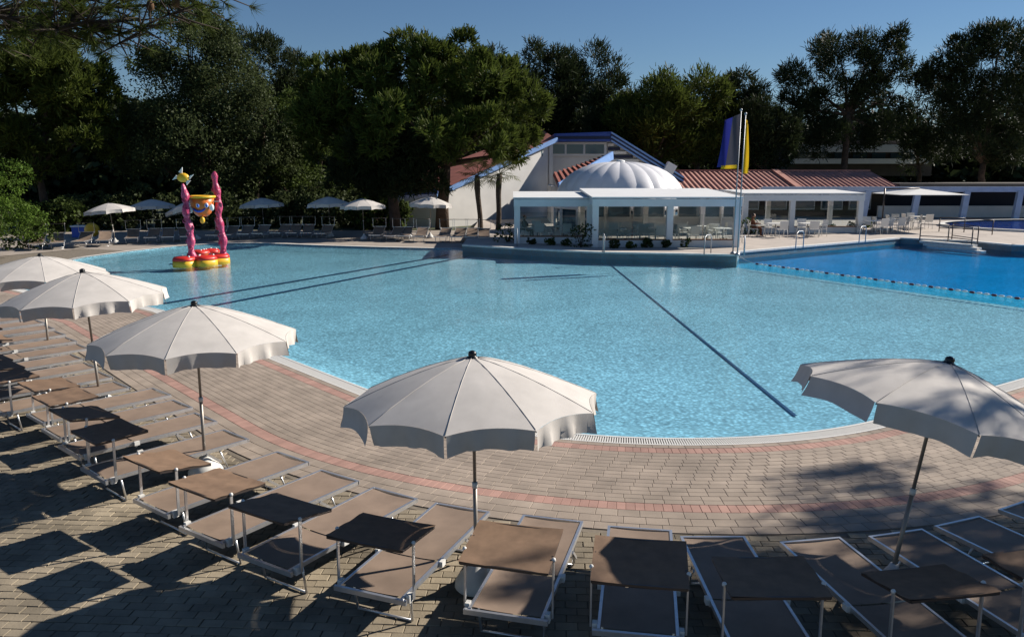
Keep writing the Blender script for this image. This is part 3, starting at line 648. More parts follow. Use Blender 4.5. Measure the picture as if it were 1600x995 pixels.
# the tree beyond the right edge whose shade falls on the near right loungers
tree('shade_pine', (18, 13.4, 0), [((14.3, 11.5, 8.6), (1.25, 1.25, .8)), ((16.9, 11.8, 8.2), (1.9, 1.9, 1.0)), ((19.1, 12.6, 9.4), (2.2, 2.2, 1.2)), ((21.1, 13.0, 8.6), (2.0, 2.2, 1.1)), ((18.3, 10.6, 8.4), (1.8, 1.8, 1.0)), ((20.7, 15.2, 9.4), (2.0, 2.2, 1.2)), ((22.1, 10.8, 9), (2.2, 2.2, 1.2))],
     12000, 'pine', 'pine beyond the right edge shading the near right loungers', .26, 'needle', .28, (18, 13.2, 6.2), 61, tuft=9)
# far wood behind everything
P = []; Nn = []; T = []
for k in range(330):
    x = rng.uniform(-105, 125); y = rng.uniform(98, 125); h = rng.uniform(8, 12.5); m = 260
    e = rng.normal(size=(m, 3)); e /= np.linalg.norm(e, axis=1)[:, None]
    P.append(np.array([x, y, h * .52]) + e * np.array([5.0, 4, h * .5])); Nn.append(e); T.append(rng.uniform(0, 1, m))
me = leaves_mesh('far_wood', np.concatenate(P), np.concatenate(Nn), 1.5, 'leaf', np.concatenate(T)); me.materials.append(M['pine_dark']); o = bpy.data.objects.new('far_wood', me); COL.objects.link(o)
tag(o, 'dark mass of trees filling the gaps far behind the buildings', 'woodland', kind='stuff')
def shrub(name, c, r, n, m, label, size=.14, seed=1, group=None, cat='shrub'):
    c = Vector(c); t = empty(name, (c.x, c.y, c.z)); P, Nn, T = crown_points([((0, 0, r[2] * .9), r)], n, 14, .42, seed, -.9, 6, .08)
    me = leaves_mesh('foliage', P, Nn, size, 'leaf', T); me.materials.append(M[m]); o = bpy.data.objects.new('foliage', me); COL.objects.link(o); o.parent = t
    b = MB()
    for k in range(4): b.tube([(0, 0, -.1), (random.uniform(-.4, .4) * r[0], random.uniform(-.4, .4) * r[1], r[2] * 1.1)], [.035, .012], 5)
    b.build('stem', M['bark'], t); return tag(t, label, cat, group)
shrub('round_shrub', gp(-4, 402), (1.65, 1.65, 2.4), 15000, 'leaf_bright', 'round bright green shrub at the left edge beside the far loungers', .11, 3)
shrub('low_shrub', gp(45, 388), (1.3, 1.0, .8), 2500, 'leaf', 'low dark shrub at the foot of the round bright shrub', .14, 4)
for i, (x, Y, w, h, m) in enumerate([(60, 53, 3.5, 1.6, 'leaf'), (150, 55, 4, 2.2, 'oak'), (240, 56, 4.5, 2.4, 'oak'), (330, 57, 4.5, 2.2, 'oak'), (420, 58, 4.5, 2.1, 'oak'), (500, 58, 4, 2.3, 'oak'), (550, 57, 3.5, 2.2, 'oak'), (592, 55, 2.0, 1.9, 'leaf')]):
    shrub('hedge_shrub', ground_at(x, Y), (w, 1.3, h * .6), 5500, m, 'dark hedge shrub behind the far loungers, %s from the left' % ORD[i], .26, 70 + i, 'hedge behind the far loungers')
for i, (x, y, h, m) in enumerate([(793, 384, .95, 'leaf'), (908, 392, 1.05, 'oak'), (1172, 372, .9, 'leaf_bright'), (830, 388, .32, 'oak'), (860, 389, .35, 'leaf'), (885, 390, .32, 'oak'), (960, 394, .38, 'oak'), (985, 394, .34, 'leaf'), (1010, 393, .4, 'oak'), (1040, 393, .34, 'oak'), (1070, 392, .4, 'leaf'), (1100, 390, .36, 'oak'), (1130, 390, .38, 'oak'), (1300, 368, .4, 'leaf'), (1330, 366, .45, 'leaf'), (1355, 362, .5, 'leaf_bright')]):
    p = gp(x, y - 6, DZ); shrub('terrace_shrub', p, (h * .75, h * .6, h * .55), 900, m, 'small planted shrub along the terrace front, %s from the left' % ORD[i] if i > 2 else ['tall dark shrub left of the pergola', 'narrow shrub climbing beside the middle pergola post', 'round bright shrub behind the flagpoles'][i], .1, 90 + i, 'shrubs along the pergola front')
# palms
def palm(px, ybase, ytop, Y, label, seed):
    rr = random.Random(seed); b0 = ground_at(px, Y); tp = at(px + (4 if seed % 2 else -4), ytop, Y) - Vector(b0); t = empty('palm_tree', b0)
    b = MB(); pts = [Vector((0, 0, -.1)).lerp(tp, k / 6) + Vector((.05 * math.sin(k), 0, 0)) for k in range(7)]; b.tube(pts, [.2, .17, .16, .16, .17, .19, .16], 9); b.build('trunk', M['palmbark'], t)
    for k in range(20):
        a_ = k * 2.4; el = R(rr.uniform(-40, 65)); Lf = rr.uniform(.7, .95); d = Vector((math.cos(a_) * math.cos(el), math.sin(a_) * math.cos(el), math.sin(el))); b = MB()
        hub = tp + d * Lf; b.tube([tp, hub], [.018, .012], 4)
        sd = d.cross(Vector((0, 0, 1))).normalized(); up = sd.cross(d)
        for j in range(15):
            f_ = (j - 7) / 7 * R(105); q = (d * math.cos(f_) + sd * math.sin(f_)) * rr.uniform(.55, .75); w = (sd * math.cos(f_) - d * math.sin(f_)) * .028; e = hub + q - Vector((0, 0, .16))
            mid = hub + q * .55; b.add([hub, mid + w, e, mid - w], [(0, 1, 2, 3)])
        o = b.build('frond', M['palm'], t); add_tint(o.data, [rr.random()] * len(o.data.vertices))
    tag(t, label, 'palm', 'fan palms by the white wall')
palm(750, 365, 275, 51, 'left fan palm with dark fronds before the white wall', 2); palm(777, 362, 272, 50.5, 'right fan palm with sunlit fronds before the white wall', 3)
# overhanging pine at the upper left, trunk beyond the edge
ov = empty('overhanging_pine', (-10.2, 8.2, 0)); b = MB(); b.tube([(0, 0, -.1), (.2, .1, 3.5), (.1, .3, 7), (.4, .5, 9)], [.3, .25, .2, .12], 10); b.build('trunk', M['bark'], ov)
B0 = Vector((-10.2, 8.2, 0)); P = []; Nn = []; T = []; rr = random.Random(4); tips = []
for (x0, y0, x1, y1, Y) in [(-60, 10, 300, 8, 9.0), (-60, 40, 250, 30, 8.6), (-80, 60, 120, 30, 9.3), (-60, -10, 330, -15, 9.0), (60, 30, 190, 60, 8.8)]:
    p0 = at(x0, y0, Y); p1 = at(x1, y1, Y); st = Vector((-10.1, 8.6, 6.3)) if x0 < 0 else at(60, 30, 8.9); pts = [st - B0]
    for k in range(9):
        q = p0.lerp(p1, k / 8) + Vector((rr.uniform(-.08, .08), rr.uniform(-.2, .2), rr.uniform(-.1, .1))); pts.append(q - B0)
        for _ in range(8):
            e = q - B0 + Vector((rr.uniform(-.15, .45), rr.uniform(-.4, .4), rr.uniform(-.22, .25))); tips.append((q - B0, e))
    b = MB(); b.tube(pts, [.06] + [.034 - .003 * k for k in range(9)], 6); b.build('limb', M['darkbark'], ov)
b = MB()
for q, e in tips: b.tube([q, e], [.011, .005], 4)
b.build('twigs', M['darkbark'], ov)
for q, e in tips:
    if e.x + B0.x > -6.2 and rr.random() < .35: continue
    d0 = np.array((e - q).normalized()); m = 48
    for _ in range(m):
        dd = d0 * .8 + rng.normal(size=3) * .55; dd /= np.linalg.norm(dd); P.append(np.array(e) - d0 * rng.uniform(0, .08)); Nn.append(dd); T.append(rng.random())
P = np.array(P); Nn = np.array(Nn); w = np.cross(Nn, rng.normal(size=P.shape)); w /= np.linalg.norm(w, axis=1)[:, None]; Ls = rng.uniform(.12, .2, (len(P), 1))
V = np.stack([P - w * .0034, P + w * .0034, P + Nn * Ls], 1).reshape(-1, 3)
me = bpy.data.meshes.new('needles'); me.from_pydata([tuple(v) for v in V], [], [(3 * i, 3 * i + 1, 3 * i + 2) for i in range(len(P))]); add_tint(me, np.repeat(T, 3)); me.materials.append(M['pine']); o = bpy.data.objects.new('needles', me); COL.objects.link(o); o.parent = ov
for (x, y) in [(235, 10), (275, 5), (190, -4)]:
    b = MB(); c = at(x, y, 9) - B0; b.lathe([(.012, -.05), (.035, -.03), (.042, 0), (.03, .045), (.008, .075)], c, 9, lambda a_, z: 1 + .12 * math.sin(6 * a_ + 90 * z)); b.build('cone', M['cone'], ov)
tag(ov, 'dark overhanging pine branches with cones at the upper left corner', 'tree')

# ------------------------------------------------------------------ buildings
def quad_part(name, m, parent, pts, th=(0, 0, -.12)): b = MB(); b.extr([Vector(p) for p in pts], th); return b.build(name, m, parent)
def rect_px(name, m, parent, x0, y0, x1, y1, Y, depth=.1): # upright panel facing the pool
    a, c = at(x0, y1, Y), at(x1, y0, Y); b = MB(); b.box(((a.x + c.x) / 2, Y + depth / 2, (a.z + c.z) / 2), (abs(c.x - a.x), depth, abs(c.z - a.z))); return b.build(name, m, parent)
# left white wing with its rising verge
def Yw(px): return 57 + max(0, px - 690) / 172 * 8        # the wall runs back to the right and so catches the sun
wg = empty('white_wing')
def wp_(px, py, d=0): return at(px, py, Yw(px) - d)
ptsw = [wp_(690, 372), wp_(690, 301), wp_(862, 224), wp_(862, 372)]
for p in (ptsw[0], ptsw[-1]): p.z = -.05
quad_part('wall', M['wall'], wg, ptsw, (-.5, .55, 0))
ptsl = [wp_(605, 372), wp_(605, 306), wp_(689, 301), wp_(689, 372)]
for p in (ptsl[0], ptsl[-1]): p.z = -.05
quad_part('low_wall', M['wall'], wg, ptsl, (0, 4, 0))
quad_part('roof', M['redroof'], wg, [wp_(680, 305, .3), wp_(868, 219, .3), at(846, 204, 74), at(650, 276, 67)], (0, 0, .12))
bar_part('verge_board', M['lightblue'], wg, wp_(682, 305, .35), wp_(871, 218, .35), .12, .34)
bar_part('eave_board', M['blue'], wg, wp_(604, 303, .35), wp_(684, 299, .35), .12, .35)
for r_ in ((841, 233, 849, 246), (826, 298, 836, 306), (752, 296, 760, 304)):
    def pane_(e, d): return [wp_(r_[0] + e, r_[3] - e, d), wp_(r_[2] - e, r_[3] - e, d), wp_(r_[2] - e, r_[1] + e, d), wp_(r_[0] + e, r_[1] + e, d)]
    w = quad_part('window', M['white'], wg, pane_(0, .06), (0, .1, 0)); quad_part('pane', M['window'], w, pane_(1.2, .08), (0, .1, 0))
b = MB(); b.bar(wp_(861, 224, .15), Vector((*wp_(861, 300, .15).xy, DZ)), .3); b.build('corner_pilaster', M['white'], wg)
b = MB(); b.tube([wp_(864, 292, .4), wp_(858, 300, .4), wp_(858, 345, .4)], .06, 6); b.build('downpipe', M['white'], wg)
tag(wg, 'white rendered wing with rising blue verge board behind the two palms', 'building')
# hall with the blue fascia and striped gable
Yh = 66.0
hl = empty('pool_hall')
body = [at(864, 372, Yh), at(864, 222, Yh), at(955, 214, Yh), at(1062, 276, Yh), at(1062, 372, Yh)]
body[0].z = body[-1].z = -.05; quad_part('wall', M['wall'], hl, body, (0, 6, 0))
quad_part('flat_roof', M['blue'], hl, [at(866, 222, Yh - .6), at(866, 209, Yh - .6), at(956, 206, Yh - .6), at(956, 220, Yh - .6)], (0, 7, 0))
for k in range(3):
    rect_px('fascia_board', M['blue'] if k != 1 else M['navy'], hl, 868, 209 + 4.4 * k, 953.5, 212.6 + 4.4 * k, Yh - .7 - .02 * (k % 2), .09)
g0, g1 = at(955, 206, Yh - .62), at(1068, 276, Yh - .62)
quad_part('gable_roof', M['redroof'], hl, [g0, g1, g1 - Vector((0, 0, .35)), g0 - Vector((0, 0, .6))], (0, 7, 0))
for k in range(5):
    o_ = Vector((0, -.09 - .01 * (k % 2), -.07 - .155 * k)); b = MB(); b.bar(g0 + o_, g1 + o_, .1, .14); b.build('verge_board', (M['lightblue'], M['navy'])[k % 2], hl)
wf = rect_px('clerestory_frame', M['white'], hl, 862, 222.5, 948, 243.5, Yh - .16, .12)
for x0, x1 in ((862, 882.5), (885, 911.5), (914, 944)): rect_px('pane', M['window'], wf, x0 + .5, 226, x1, 240.5, Yh - .2, .05)
for k in range(7):                          # horizontal louvre boards under the verge
    y0 = 224 + k * 6.2; x1 = min(1050, 955 + (y0 - 216) / .62 - 9)
    rect_px('louvre', M['white'] if k % 2 == 0 else M['navy'], hl, 950, y0, max(x1, 958), y0 + 4.6, Yh - .22 - .03 * (k % 2), .08)
b = MB(); b.box(at(1046, 264, Yh - 1.0), (.8, .6, .9), 0, 0, .5); b.build('roof_vent', M['white'], hl)
tag(hl, 'hall with blue fascia, clerestory windows and striped gable behind the dome', 'building')
lr = empty('entrance_roof')
A_, B_, Cc, D_ = at(873, 293, 55.5), at(957, 243, 64), at(945, 244, 65.4), at(864, 272, 63)
quad_part('roof', M['redroof'], lr, [A_, B_, Cc, D_], (0, 0, -.15))
b = MB(); b.bar(A_ + Vector((0, -.1, .0)), B_ + Vector((0, -.1, .0)), .14, .62); b.build('fascia', M['lightblue'], lr)
for k in range(12):
    t_ = (k + .5) / 12; b = MB(); b.bar(A_.lerp(B_, t_) + Vector((0, 0, .06)), D_.lerp(Cc, t_) + Vector((0, 0, .06)), .2, .1); b.build('roof_rib', M['redroof'], lr)
b = MB(); b.bar(Vector((A_.x + .2, A_.y + .3, DZ)), A_ + Vector((.2, .3, -.2)), .3); b.build('post', M['white'], lr)
b = MB(); b.box(((A_.x + D_.x) / 2 - .3, 59.5, 1.5), (.3, 6, 2.8)); b.build('side_wall', M['wall'], lr)
tag(lr, 'sloping red roof with light blue fascia between white wing and dome', 'roof')
# ribbed white dome
dm = empty('dome_tent', (at(968, 300, 51).x, 51, 0)); ng = 22; Rd = 4.1
for k in range(ng):
    vs = []; fs = []; a0 = 2 * math.pi * k / ng
    for i in range(10):
        el = (math.pi / 2) * i / 9
        for j in range(6):
            a_ = a0 + 2 * math.pi / ng * j / 5; r_ = Rd * math.cos(el) ** .8 * (1 + .018 * math.sin(math.pi * j / 5)) if i < 9 else .02
            vs.append((r_ * math.cos(a_), r_ * math.sin(a_), 1.75 + 2.75 * math.sin(el) ** .95 * (1 + .012 * math.sin(math.pi * j / 5))))
    for i in range(9):
        for j in range(5): fs.append((i * 6 + j, i * 6 + j + 1, (i + 1) * 6 + j + 1, (i + 1) * 6 + j))
    b = MB(); b.add(vs, fs, True); b.build('gore', M['membrane'], dm)
b = MB(); b.tube([(Rd * .99 * math.cos(2 * math.pi * k / 40), Rd * .99 * math.sin(2 * math.pi * k / 40), 1.72) for k in range(41)], .09, 6); b.build('base_ring', M['white'], dm)
b = MB(); b.lathe([(Rd * .97, DZ), (Rd * .97, 1.72)], n=32); b.build('drum_wall', M['window'], dm)
for k in range(16):
    a_ = 2 * math.pi * k / 16; b = MB(); b.bar((Rd * math.cos(a_), Rd * math.sin(a_), DZ), (Rd * math.cos(a_), Rd * math.sin(a_), 1.7), .16); b.build('post', M['white'], dm)
b = MB(); b.lathe([(.3, 4.46), (.3, 4.58), (.1, 4.64)], n=12); b.build('cap', M['white'], dm)
tag(dm, 'white ribbed membrane dome behind the glazed pergola', 'dome')
# low wing with corrugated red roof
Ye, Yr_ = 63.0, 69.0; x0w, x1w = at(1066, 296, Ye).x, at(1410, 296, Ye).x; ze, zr = at(1100, 297, Ye).z, at(1100, 268, Yr_).z
lw = empty('low_wing'); xd = at(1228, 280, 66).x
for nm, xa, xb in (('roof_sheet', x0w, xd - .25), ('roof_sheet', xd + .25, x1w)):
    b = MB(); vs = []; nx = int((xb - xa) / .075)
    for i in range(nx + 1):
        x = xa + (xb - xa) * i / nx; w = .055 * math.sin(2 * math.pi * (x - x0w) / .42)
        vs += [(x, Ye - .5, ze + w), (x, Yr_, zr + w)]
    b.add(vs, [(2 * i, 2 * i + 2, 2 * i + 3, 2 * i + 1) for i in range(nx)], True); b.build(nm, M['trellis'], lw)
b = MB(); b.bar((xd, Ye - .6, ze + .08), (xd, Yr_, zr + .1), .5, .18); b.build('roof_divider', M['trellis'], lw)
b = MB(); b.bar((x0w - .2, Yr_ + .05, zr + .06), (x1w, Yr_ + .05, zr + .06), .25, .16); b.build('ridge_cap', M['trellis'], lw)
box_part('flat_roof', M['darkwall'], lw, ((x1w + x1w + 22) / 2, Ye + 3.5, ze + .35), (22, 6, .3))  # dark slab: tree shade on the roof's right end put into its colour
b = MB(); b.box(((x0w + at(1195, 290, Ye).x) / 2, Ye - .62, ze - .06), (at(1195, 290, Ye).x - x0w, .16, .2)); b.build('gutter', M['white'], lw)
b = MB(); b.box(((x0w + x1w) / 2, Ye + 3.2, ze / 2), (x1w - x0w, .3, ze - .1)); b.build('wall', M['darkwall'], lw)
xq = x0w + .6
while xq < at(1350, 300, 66).x:
    w = box_part('window', M['white'], lw, (xq + .9, Ye + 3.0, 1.55), (1.8, .1, 1.5)); box_part('pane', M['window'], w, (xq + .9, Ye + 2.93, 1.55), (1.6, .06, 1.3)); xq += 2.3
tag(lw, 'low wing with corrugated red roof right of the dome', 'building')
vr = empty('veranda'); xa = at(1190, 296, 62).x; xb = at(1720, 296, 62).x; zb = at(1400, 296, 62).z
box_part('beam', M['paleblue'], vr, ((xa + xb) / 2, 62, zb), (xb - xa, .3, .4)); box_part('roof', M['white'], vr, ((xa + xb) / 2, 64, zb + .03), (xb - xa, 3.8, .12))
for px in (1352, 1430, 1507, 1590, 1672):
    p = at(px, 300, 61.95); b = MB(); b.bar((p.x - .25, 61.5, DZ), (p.x + .2, 61.95, zb - .17), .45, .3); b.build('slanted_column', M['paleblue'], vr)
box_part('parapet', M['wall'], vr, ((at(1370, 340, 64).x + xb) / 2, 64, .75), (xb - at(1370, 340, 64).x, .2, .9))
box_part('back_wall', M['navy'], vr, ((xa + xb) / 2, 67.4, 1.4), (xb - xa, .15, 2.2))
tag(vr, 'veranda with pale blue beam and slanted columns at the right', 'veranda')
db = empty('distant_building', (0, 0, 0)); 
for y0, y1 in ((226, 238), (248, 256)): rect_px('balcony_band', M['white'], db, 1238, y0, 1452, y1, 90, 1.0)
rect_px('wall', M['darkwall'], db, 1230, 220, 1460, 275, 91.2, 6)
for k in range(7): rect_px('window', M['window'], db, 1246 + 29 * k, 239, 1268 + 29 * k, 247, 91, .1)
tag(db, 'distant building with white balcony bands seen between the pine trunks', 'building')
# ------------------------------------------------------------------ pergola
def pergola(name, posts, Yf, Yb, zf, zb_, label, glass=True):
    t = empty(name); xs = [at(px, 350, Yf).x for px in posts]
    for x in xs:
        b = MB(); b.box((x, Yf, (DZ + zf) / 2), (.30, .30, zf - DZ)); b.build('post', M['white'], t)
        b = MB(); b.box((x, Yb, (DZ + zb_) / 2), (.26, .26, zb_ - DZ)); b.build('rear_post', M['white'], t)
    box_part('front_beam', M['white'], t, ((xs[0] + xs[-1]) / 2, Yf - .02, zf + .15), (xs[-1] - xs[0] + .34, .36, .36))
    quad_part('roof', M['white'], t, [(xs[0] - .2, Yf - .22, zf + .36), (xs[-1] + .2, Yf - .22, zf + .36), (xs[-1] + .2, Yb, zb_ + .36), (xs[0] - .2, Yb, zb_ + .36)], (0, 0, .07))
    for s_, x in ((-1, xs[0]), (1, xs[-1])): bar_part('side_beam', M['white'], t, (x, Yf + .2, zf + .15), (x, Yb, zb_ + .15), .25, .32)
    n_ = int((xs[-1] - xs[0]) / 1.9)
    for k in range(1, n_): x = xs[0] + (xs[-1] - xs[0]) * k / n_; bar_part('rafter', M['white'], t, (x, Yf + .2, zf + .22), (x, Yb, zb_ + .22), .1, .18)
    for k in range(len(xs) - 1):
        a_, c_ = xs[k] + .15, xs[k + 1] - .15; wk = MB(); wk.box(((a_ + c_) / 2, Yf, DZ + .17), (c_ - a_, .16, .34)); wk.build('low_wall', M['wall'], t)
        wk = MB(); wk.box(((a_ + c_) / 2, Yf, DZ + .365), (c_ - a_, .2, .05)); wk.build('wood_sill', M['wood'], t)
        if glass:
            nn = max(1, round((c_ - a_) / 1.8))
            for j in range(nn):
                u0 = a_ + (c_ - a_) * j / nn + .03; u1 = a_ + (c_ - a_) * (j + 1) / nn - .03
                g_ = MB(); g_.box(((u0 + u1) / 2, Yf, DZ + 1.0), (u1 - u0, .012, 1.2)); g_.build('glass_panel', M['glass'], t)
    return tag(t, label, 'pergola')
zA = at(860, 322, 40.6).z; zB = at(1000, 322, 38.6).z
pergola('pergola', (808, 921), 40.8, 46.5, zA, zA + .15, 'white pergola section left of the middle post with glass panels')
pergola('pergola', (930, 1046, 1151), 38.9, 46, zB, zB + .25, 'large white pergola section in front of the dome with glass panels')
pergola('pergola', (1163, 1236, 1342), 48.0, 52.5, at(1250, 313, 48).z, at(1250, 313, 48).z + .1, 'white pergola section at the back right of the flags')
for px in (862, 890): bar_part('x', M['white'], None, (0, 0, -3), (0, 0, -2), .1) if False else None
bw = empty('dining_room_front'); Yd = 46.6
box_part('wall', M['wall'], bw, ((at(925, 350, Yd).x + at(1160, 350, Yd).x) / 2, Yd + .2, .85), (at(1160, 350, Yd).x - at(925, 350, Yd).x, .2, 1.1))
for x0, x1 in ((930, 944), (949, 985), (990, 1008), (1012, 1038), (1060, 1095), (1100, 1125), (1130, 1155)):
    w = rect_px('window', M['white'], bw, x0 - 1, 321, x1 + 1, 341, Yd, .1); rect_px('pane', M['window'], w, x0 + .8, 323, x1 - .8, 339, Yd - .04, .05)
for px in (946, 1010, 1050, 1098, 1127): rect_px('pillar', M['concrete_white'], bw, px - 2, 318, px + 2, 368, Yd - .25, .25)
tag(bw, 'glazed dining room front under the dome behind the pergola', 'facade')

# ------------------------------------------------------------------ chairs, tables, people
def make_chair():
    t = empty('terrace_chair'); m = M['plastic']
    for x in (-.24, .24):
        tube_part('leg', m, t, [(x, -.22, 0), (x, -.21, .44)], .016, 6); tube_part('leg', m, t, [(x, .26, 0), (x, .2, .44)], .016, 6)
        tube_part('armrest', m, t, [(x, -.2, .42), (x, -.18, .64), (x, .22, .66)], .016, 6)
    box_part('seat', m, t, (0, 0, .45), (.48, .46, .03))
    b = MB(); b.box((0, .26, .70), (.50, .025, .46), 0, R(-10)); b.build('backrest', m, t); return t
def make_table():
    t = empty('terrace_table'); box_part('table_top', M['plastic'], t, (0, 0, .73), (.85, .85, .035)); tube_part('pedestal', M['metal'], t, [(0, 0, .03), (0, 0, .72)], .03, 8)
    for a_ in (0, 90): b = MB(); b.box((0, 0, .02), (.6, .06, .03), R(a_ + 45)); b.build('foot', M['metal'], t)
    return t
ch0 = make_chair(); tb0 = make_table(); index_kids(ch0); index_kids(tb0); cu = tu = False; nc = ntb = 0
def gp2(px, Y): p = at(px, 350, Y); return (p.x, Y, DZ)
tables = [(840, 43.5), (880, 43.2), (965, 41.5), (1000, 43), (1025, 41.5), (1075, 41.5), (1105, 43), (1130, 41.3), (1212, 45.2), (1262, 45.4), (1366, 47.6), (1392, 48.6), (1412, 50.6), (1436, 52)]
for i, (px, Y) in enumerate(tables):
    o = tb0 if not tu else copy_tree(tb0); tu = True; o.location = gp2(px, Y); o.rotation_euler = (0, 0, random.uniform(-.2, .2)); X = o.location.x
    where = 'in the left pergola' if i < 2 else 'in the middle pergola' if i < 8 else 'before the right pergola' if i < 10 else 'on the open terrace at the right'
    tag(o, 'white square café table %s, %s table from the left' % (where, ORD[i]), 'table', 'terrace tables')
    for j, (dx, dy, rz) in enumerate([(-.75, .05, 90), (.75, -.05, -90), (.1, -.78, 180), (-.05, .78, 0)]):
        if (i + j) % 5 == 4: continue
        c = ch0 if not cu else copy_tree(ch0); cu = True; c.location = (X + dx, Y + dy, DZ); c.rotation_euler = (0, 0, R(rz + random.uniform(-18, 18)))
        tag(c, 'white terrace chair on the %s side of the %s table from the left' % (('left', 'right', 'pool', 'far')[j], ORD[i]), 'chair', 'white terrace chairs')
def person(loc, rz, top, label):
    t = empty('person', loc, rz)
    J = dict(pel=(0, 0, .50), ch=(0, .04, .82), nk=(0, .05, 1.0), hd=(0, .02, 1.14), sl=(.17, .05, .95), sr=(-.17, .05, .95), el=(.24, -.08, .72), er=(-.24, -.08, .72), wl=(.14, -.32, .74), wr=(-.14, -.32, .74), hl=(.1, 0, .5), hr=(-.1, 0, .5), kl=(.12, -.42, .5), kr=(-.12, -.42, .5), fl=(.12, -.44, .08), fr=(-.12, -.44, .08), tl=(.12, -.58, .05), tr=(-.12, -.58, .05))
    rad = dict(pel=.14, ch=.14, nk=.055, hd=.1, sl=.07, sr=.07, el=.05, er=.05, wl=.035, wr=.035, hl=.1, hr=.1, kl=.07, kr=.07, fl=.045, fr=.045, tl=.035, tr=.035)
    E_ = [('pel', 'ch'), ('ch', 'nk'), ('nk', 'hd'), ('ch', 'sl'), ('ch', 'sr'), ('sl', 'el'), ('sr', 'er'), ('el', 'wl'), ('er', 'wr'), ('pel', 'hl'), ('pel', 'hr'), ('hl', 'kl'), ('hr', 'kr'), ('kl', 'fl'), ('kr', 'fr'), ('fl', 'tl'), ('fr', 'tr')]
    ks = list(J); me = bpy.data.meshes.new('body'); me.from_pydata([J[k] for k in ks], [(ks.index(a_), ks.index(b_)) for a_, b_ in E_], []); o = bpy.data.objects.new('body', me); COL.objects.link(o); o.parent = t
    o.modifiers.new('skin', 'SKIN'); 
    for i, k in enumerate(ks): me.skin_vertices[0].data[i].radius = (rad[k],) * 2
    me.skin_vertices[0].data[0].use_root = True; o.modifiers.new('sub', 'SUBSURF').render_levels = 2; me.materials.append(M[top])
    ball_part('head', M['skin'], t, (0, .0, 1.17), (.085, .1, .12)); ball_part('nose', M['skin'], t, (0, -.1, 1.16), .018, n=6, m=4); ball_part('hair', M['hair'], t, (0, .03, 1.20), (.095, .1, .11))
    for s_ in (-1, 1): ball_part('hand', M['skin'], t, (s_ * .13, -.36, .75), (.035, .05, .02))
    tag(t, label, 'person')
p = gp2(820, 43.4); person((p[0], p[1], DZ), R(60), 'cloth', 'person in dark clothes seated at a table in the left pergola')
p = gp2(1177, 45.2); person((p[0], p[1], DZ), R(80), 'clothb', 'person in brown top seated behind the flagpoles')
for i, px in enumerate((820, 1177)): 
    c = copy_tree(ch0); q = gp2(px, (43.4, 45.2)[i]); c.location = q; c.rotation_euler = (0, 0, R((60, 80)[i])); tag(c, ('white terrace chair under the dark-clothed person', 'white terrace chair under the person in brown')[i], 'chair', 'white terrace chairs')

# ------------------------------------------------------------------ flags, rails, rope, shade, second pool
def flag(px, y0, y1, Y, seed, lab, bands, w, side_, dY):
    b0 = gp(px, 0 + y0, DZ); Y = b0.y; tp = at(px + 13, y1, Y); t = empty('flagpole', b0)
    tv = tp - b0; b = MB(); b.tube([(0, 0, -.02), tv], [.035, .024], 8); b.build('pole', M['metal'], t); ball_part('finial', M['metal'], t, tv, .06); b = MB(); b.lathe([(.12, 0), (.12, .05), (.05, .12)], n=10); b.build('base_plate', M['metal'], t)
    d = tv.normalized(); H_ = 2.35
    for (u0, u1, v0, v1, mk) in bands:
        vs = []; fs = []; nu, nv = 8, 14
        for i in range(nv + 1):
            v = v0 + (v1 - v0) * i / nv
            for j in range(nu + 1):
                u = u0 + (u1 - u0) * j / nu; q = tv - d * (.15 + H_ * v) + Vector((side_ * u * w * (.75 + .35 * v), .14 * math.sin(u * 9 + v * 3) * (u + .1) + dY * u, -.25 * u * (1 - v) - .03 * u)); vs.append(q)
        for i in range(nv):
            for j in range(nu): fs.append((i * (nu + 1) + j, i * (nu + 1) + j + 1, (i + 1) * (nu + 1) + j + 1, (i + 1) * (nu + 1) + j))
        b = MB(); b.add(vs, fs, True); b.build('cloth', M[mk], t)
    tag(t, lab, 'flag', 'flagpoles at the pool corner')
flag(1145, 397, 172, 38, 1, 'left flagpole with dark blue and grey banner hemmed in yellow', [(0.02, .55, 0, .93, 'flaggrey'), (.55, 1, .0, .96, 'flagblue'), (.02, .8, .93, 1, 'flagyellow')], .85, -1, .1)
flag(1152, 399, 178, 38, 2, 'right flagpole with narrow hanging yellow banner', [(.02, 1, 0, 1, 'flagyellow')], .24, 1, .1)
def handrail(pts, lab, r=.025, mk='metal', nm='handrail'):
    t = empty(nm, pts[0][0]); o0 = Vector(pts[0][0])
    for k, pl in enumerate(pts): tube_part('rail' if k == 0 else 'post' if len(pl) == 2 else 'rail', M[mk], t, [Vector(q) - o0 for q in pl], r, 7)
    tag(t, lab, 'handrail', 'pool handrails'); return t
def hoop(px, py, lab, dx=.0, dy=.5, h=.85):
    p = gp(px, py, DZ); a_ = p + Vector((dx, dy, 0)); handrail([[p, p + Vector((0, 0, h * .9)), p + Vector((dx * .3, dy * .3, h)), p + Vector((dx * .8, dy * .8, h)), a_ + Vector((0, 0, h * .85)), a_]], lab)
hoop(808, 385, 'curved pool handrail at the left pergola post'); hoop(944, 396, 'curved pool handrail in front of the middle pergola bay'); hoop(1100, 398, 'leaning handrail left of the flagpoles', .45, .6); hoop(1162, 400, 'handrail at the pool corner right of the flagpoles', .2, .6); hoop(1243, 390, 'handrail before the chairs right of the flags', .5, .4); hoop(1342, 380, 'handrail at the edge of the deep pool', .5, .4)
